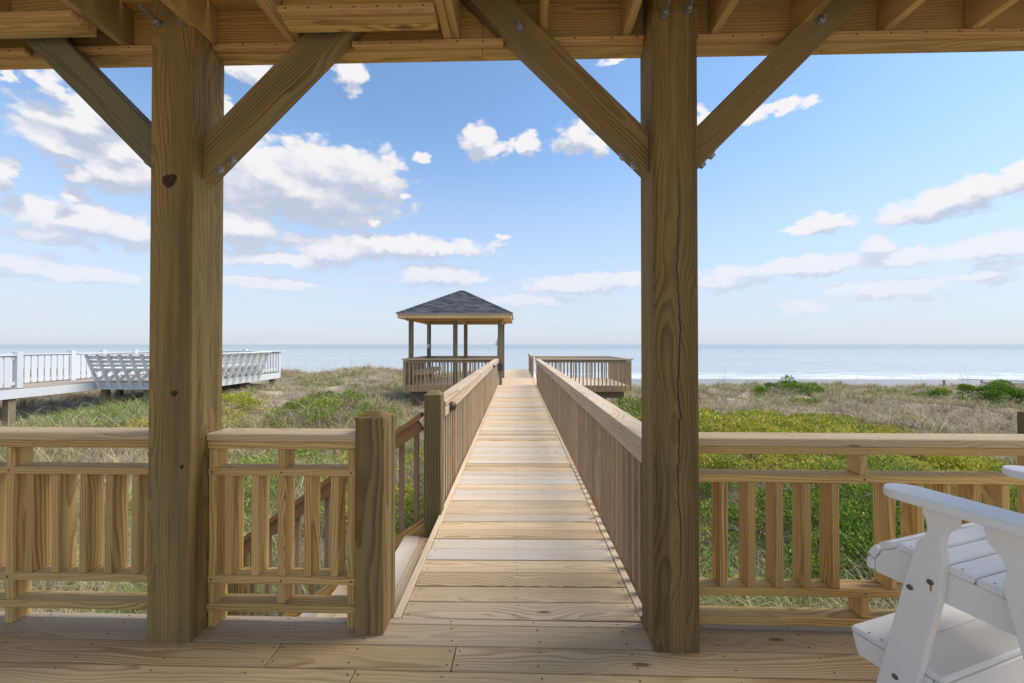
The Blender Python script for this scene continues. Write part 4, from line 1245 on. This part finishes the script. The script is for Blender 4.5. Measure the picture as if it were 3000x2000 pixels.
def twig_mesh(n, rx, ry, h, zfun, seed=0, r=.006, cx=0, cy=0):
    V = []; Fc = []
    for i in range(n):
        a = random.uniform(0, 6.28); q = random.uniform(0, .6)
        p = Vector((math.cos(a)*rx*q, math.sin(a)*ry*q, zfun(math.cos(a)*rx*q, math.sin(a)*ry*q)-.05))
        d = Vector((math.cos(a)*rx*.5+random.gauss(0, .2), math.sin(a)*ry*.5+random.gauss(0, .2), h*1.0)).normalized()
        rr = r*random.uniform(.7, 1.4)
        prev = None
        L = h*random.uniform(.7, 1.15)
        for k in range(4):
            t = k/3; c = p+d*L*t; w = rr*(1-.7*t)
            ring = []
            for j in range(3):
                b = 2.09*j; ring.append(len(V)); V.append((c.x+w*math.cos(b), c.y+w*math.sin(b), c.z))
            if prev:
                for j in range(3): Fc.append((prev[j], prev[(j+1) % 3], ring[(j+1) % 3], ring[j]))
            prev = ring
            d = (d+Vector((random.gauss(0, .3), random.gauss(0, .3), random.gauss(0, .12)))).normalized()
    return raw_mesh('stems', V, Fc)


shmask = []
for (sx, sy, rx, ry, hh, n, pal, label) in SHR:
    z0 = float(ground(sx, sy))
    t = thing('shrub', label, 'shrub', (sx, sy, z0), group='dune shrubs')
    # clumps over a domed heightfield with an uneven outline
    nc = 26
    ca = rng.uniform(0, 2*math.pi, nc); cr = np.sqrt(rng.uniform(0, 1, nc))
    cx, cy = np.cos(ca)*cr*rx, np.sin(ca)*cr*ry
    ctop = hh*np.sqrt(np.clip(1.05-cr**2, .05, 1))*rng.uniform(.7, 1.08, nc)
    which = rng.integers(0, nc, n)
    size_c = np.array([.34*min(rx, .9)*rng.uniform(.7, 1.3) for _ in range(nc)])
    dirs = rng.normal(size=(n, 3)); dirs /= np.linalg.norm(dirs, axis=1)[:, None]; dirs[:, 2] = np.abs(dirs[:, 2])*1.0-.25
    rad = rng.uniform(.35, 1.08, n)**.6
    sc = size_c[which]
    P = np.stack([cx[which]+dirs[:, 0]*sc*rad, cy[which]+dirs[:, 1]*sc*rad, ctop[which]-sc*.55+dirs[:, 2]*sc*.62*rad], -1)
    low = rng.uniform(0, 1, n) < .22
    P[low, 2] *= rng.uniform(.1, .8, low.sum())
    gz2 = ground(P[:, 0]+sx, P[:, 1]+sy)-z0
    P[:, 2] = np.maximum(P[:, 2], 0.02)+gz2*.8
    keep = ~blocked(P[:, 0]+sx, P[:, 1]+sy)
    P = P[keep]; dirs = dirs[keep]; wk = which[keep]
    far = max(1., sy/9.)
    size = rng.uniform(.028, .055, len(P))*min(far, 2.0)
    cols = PAL[pal]
    tint = pick(cols, len(P), .18)
    ctint = np.array(cols)[rng.integers(0, len(cols), nc)]
    tint = tint*.55+ctint[wk]*.45
    link('foliage', leaf_mesh('foliage', P, dirs, size, tint), M['leaf'], t)
    link('stems', twig_mesh(30, rx, ry, hh*.9, lambda a, b: float(ground(a+sx, b+sy))-z0, r=.006*min(far, 2)), M['twig'], t)

# the thicket right of the walkway: nobody could tell one shrub from the next
TX0, TX1, TY0, TY1 = 1.2, 11.2, 3.7, 13.3
def thick_h(x, y):
    edge = 1-np.clip(((x-5.3-.24*(y-8))/4.8)**2+((y-8.6)/4.9)**2, 0, 1)
    near = sstep(y, 3.4, 4.6)
    return (np.sqrt(edge)*(.62+.12*fbm(x, y, 1.1, 3)+.06*fbm(x, y, 4.2, 4)))*near*sstep(x, .85, 1.7)
NC = 400
ccx = rng.uniform(TX0+.2, TX1, NC*3); ccy = TY0+.3+(TY1-TY0-.3)*rng.uniform(0, 1, NC*3)**1.35
chh = thick_h(ccx, ccy)
okc = (chh > .16) & ~blocked(ccx-.2, ccy)
ccx, ccy, chh = ccx[okc][:NC], ccy[okc][:NC], chh[okc][:NC]
NC = len(ccx)
crad = rng.uniform(.24, .50, NC)*np.clip(ccy/8, .85, 1.2)
front = np.clip((6.6-ccy)/2.4, 0, 1)
ctop = ground(ccx, ccy)+np.maximum(chh*rng.uniform(.75, 1.15, NC), .2)
cton = fbm(ccx, ccy, .9, 5)*.7+rng.normal(0, .45, NC)+sstep(ccy, 5., 9.)*.95+.25*sstep(ccx, 3., 5.)-.05
per = (620*(crad/.36)**2*np.clip(8/ccy, .7, 1.25)).astype(int)
w = np.repeat(np.arange(NC), per); m = len(w)
d = rng.normal(size=(m, 3)); d /= np.linalg.norm(d, axis=1)[:, None]; d[:, 2] = np.abs(d[:, 2])*1.15-.35
rr = rng.uniform(.25, 1.05, m)**.5
x = ccx[w]+d[:, 0]*crad[w]*rr*1.1; y = ccy[w]+d[:, 1]*crad[w]*rr*1.1
z = ctop[w]-crad[w]*.62+d[:, 2]*crad[w]*.75*rr
drop = rng.uniform(0, 1, m) < .25                     # leaves lower down the stems
z[drop] -= rng.uniform(0, .5, drop.sum())*front[w][drop]
z = np.maximum(z, ground(x, y)+.02)
ok = ~blocked(x, y) & (y > 3.3)
x, y, z, w, d = x[ok], y[ok], z[ok], w[ok], d[ok]; m = len(x)
v = cton[w]+rng.normal(0, .3, m)
ty, tg, td = pick(PAL['yellow'], m, .2), pick(PAL['green'], m, .2), pick(PAL['dark'], m, .2)
tint = np.where((v > .75)[:, None], ty, np.where((v > .05)[:, None], tg, td))
Nn = d*.8; Nn[:, 2] += .5
sz = rng.uniform(.026, .062, m)*np.clip(y/7., .85, 1.5)
tag(link('shrub_thicket', leaf_mesh('shrub_thicket', np.stack([x, y, z], -1), Nn, sz, tint), M['leaf']), 'dense yellow green thicket of dune shrubs right of the walkway', kind='stuff')
tw = twig_mesh(2600, 6.5, 7.0, .55, lambda a, b: float(ground(a+5.2, b+7.6)), r=.007)
tw2 = twig_mesh(520, 6.2, 1.3, .5, lambda a, b: float(ground(a+4.6, b+4.9)), r=.007)
tag(link('bare_twigs', tw2, M['twig'], None, (4.6, 4.9, 0)), 'pale bare twigs along the front of the thicket', kind='stuff')
o = link('bare_twigs', tw, M['twig'], None, (5.2, 7.6, 0)); tag(o, 'pale bare twigs inside the thicket', kind='stuff')

# dune grass
def scatter(n, xw, y0, y1, power=1.0):
    y = y0+(y1-y0)*rng.uniform(0, 1, n)**power
    x = rng.uniform(-1, 1, n)*(3.+y*xw)
    return x, y

DRY = [(.52, .43, .24), (.58, .50, .30), (.42, .34, .19), (.66, .58, .40), (.33, .26, .15)]
OLV = [(.30, .29, .12), (.38, .36, .17), (.24, .25, .09), (.44, .41, .22)]
GRN = [(.19, .28, .06), (.25, .36, .08), (.14, .22, .045)]
BRN = [(.30, .225, .165), (.36, .28, .22), (.24, .18, .13)]


def grass(name, tufts, per, label, y0, y1, power, hrange, wbase, seedk, dens=None, lean=(.25, .9), mixv=None):
    x, y = scatter(tufts, 1.7, y0, y1, power)
    keep = ~blocked(x, y)
    f = fbm(x, y, .55, seedk)
    keep &= (f > -.85+.4*rng.normal(size=len(x)))
    inth = (thick_h(x, y) > .2) & (rng.uniform(0, 1, len(x)) < .88)
    keep &= ~inth
    bare = (fbm(x, y, .38, 21) > .95)
    keep &= ~(bare & (rng.uniform(0, 1, len(x)) < .85))
    sandy = np.exp(-(((x-10.6)/1.7)**2+((y-10.4)/1.6)**2))+np.exp(-(((x-17.5)/1.5)**2+((y-22.5)/.8)**2))+np.exp(-(((x+9.4)/.8)**2+((y-16.5)/1.)**2))
    keep &= ~(sandy > rng.uniform(.25, 1.1, len(x)))
    x, y = x[keep], y[keep]
    th = rng.uniform(.5, 1.4, len(x)); tone = fbm(x, y, .42, 31)+.35*fbm(x, y, 1.7, 32)+rng.normal(0, .55, len(x))+.12
    X = np.repeat(x, per); Y = np.repeat(y, per)
    spread = np.repeat((.03+.05*np.clip(y/10, .3, 1.5))*rng.uniform(.5, 1.5, len(x)), per)
    X = X+rng.normal(0, 1, len(X))*spread; Y = Y+rng.normal(0, 1, len(Y))*spread
    ok = ~blocked(X, Y)
    tn = np.repeat(tone, per)[ok]; TH = np.repeat(th, per)[ok]; X, Y = X[ok], Y[ok]
    n = len(X)
    hgt = rng.uniform(hrange[0], hrange[1], n)*TH
    P = np.stack([X, Y, ground(X, Y)-.02], -1)
    d, o_, g, b = pick(DRY, n, .16), pick(OLV, n, .16), pick(GRN, n, .2), pick(BRN, n, .18)
    v = tn+rng.normal(0, .28, n)+ (mixv(X, Y) if mixv else 0)
    tint = np.where((v > .88)[:, None], g, np.where((v > .12)[:, None], o_, np.where((v > -.75)[:, None], d, b)))
    w = wbase*np.clip(Y/8., .7, 2.6)*rng.uniform(.7, 1.3, n)
    return blades(name, P, hgt, w, rng.uniform(lean[0], lean[1], n), tint, rng.uniform(.2, .95, n), label)


nearmix = lambda X, Y: np.where(X < -1, .15, 0)+np.where(Y < 9, .25, -.1)
grass('dune_grass', 8500, 22, 'dry tan and green dune grass close to the porch', 2.6, 12.5, .9, (.30, .66), .0085, 41, mixv=nearmix)
grass('dune_grass', 13700, 17, 'dry tan dune grass covering the dune toward the sea', 11.5, 28.5, .85, (.20, .42), .0062, 42, mixv=lambda X, Y: -.12+0*X)

# bare stems with seed heads standing above the crest
xs = np.concatenate([rng.uniform(-13, -3.2, 26), rng.uniform(6, 30, 22), rng.uniform(-16, -4, 20), rng.uniform(8, 22, 14)])
yy_ = np.concatenate([rng.uniform(19, 24, 26), rng.uniform(19, 26, 22), rng.uniform(9, 15, 20), rng.uniform(9, 15, 14)])
kb = ~blocked(xs, yy_); xs, yy_ = xs[kb], yy_[kb]
n = len(xs)
blades('sea_oat_stalks', np.stack([xs, yy_, ground(xs, yy_)], -1), rng.uniform(.8, 1.5, n)*np.where(yy_ > 17, 1, .6), np.full(n, .013), rng.uniform(.05, .3, n), pick([(.2, .17, .12), (.28, .23, .15)], n), rng.uniform(.05, .3, n), 'thin bare stalks standing above the dune crest', 4)

# leaf litter and dead twigs on the sand
n = 15000
x, y = scatter(n, 1.3, 2.4, 13, 1.0)
k = ~blocked(x, y); x, y = x[k], y[k]; n = len(x)
P = np.stack([x, y, ground(x, y)+.004], -1)
blades('dead_grass_litter', P, rng.uniform(.08, .30, n), rng.uniform(.003, .008, n), rng.uniform(1.5, 3., n), pick([(.44, .40, .33), (.35, .3, .23), (.25, .2, .15), (.5, .46, .4)], n), rng.uniform(.5, 1., n), 'pale dead grass lying on the sand', 2)
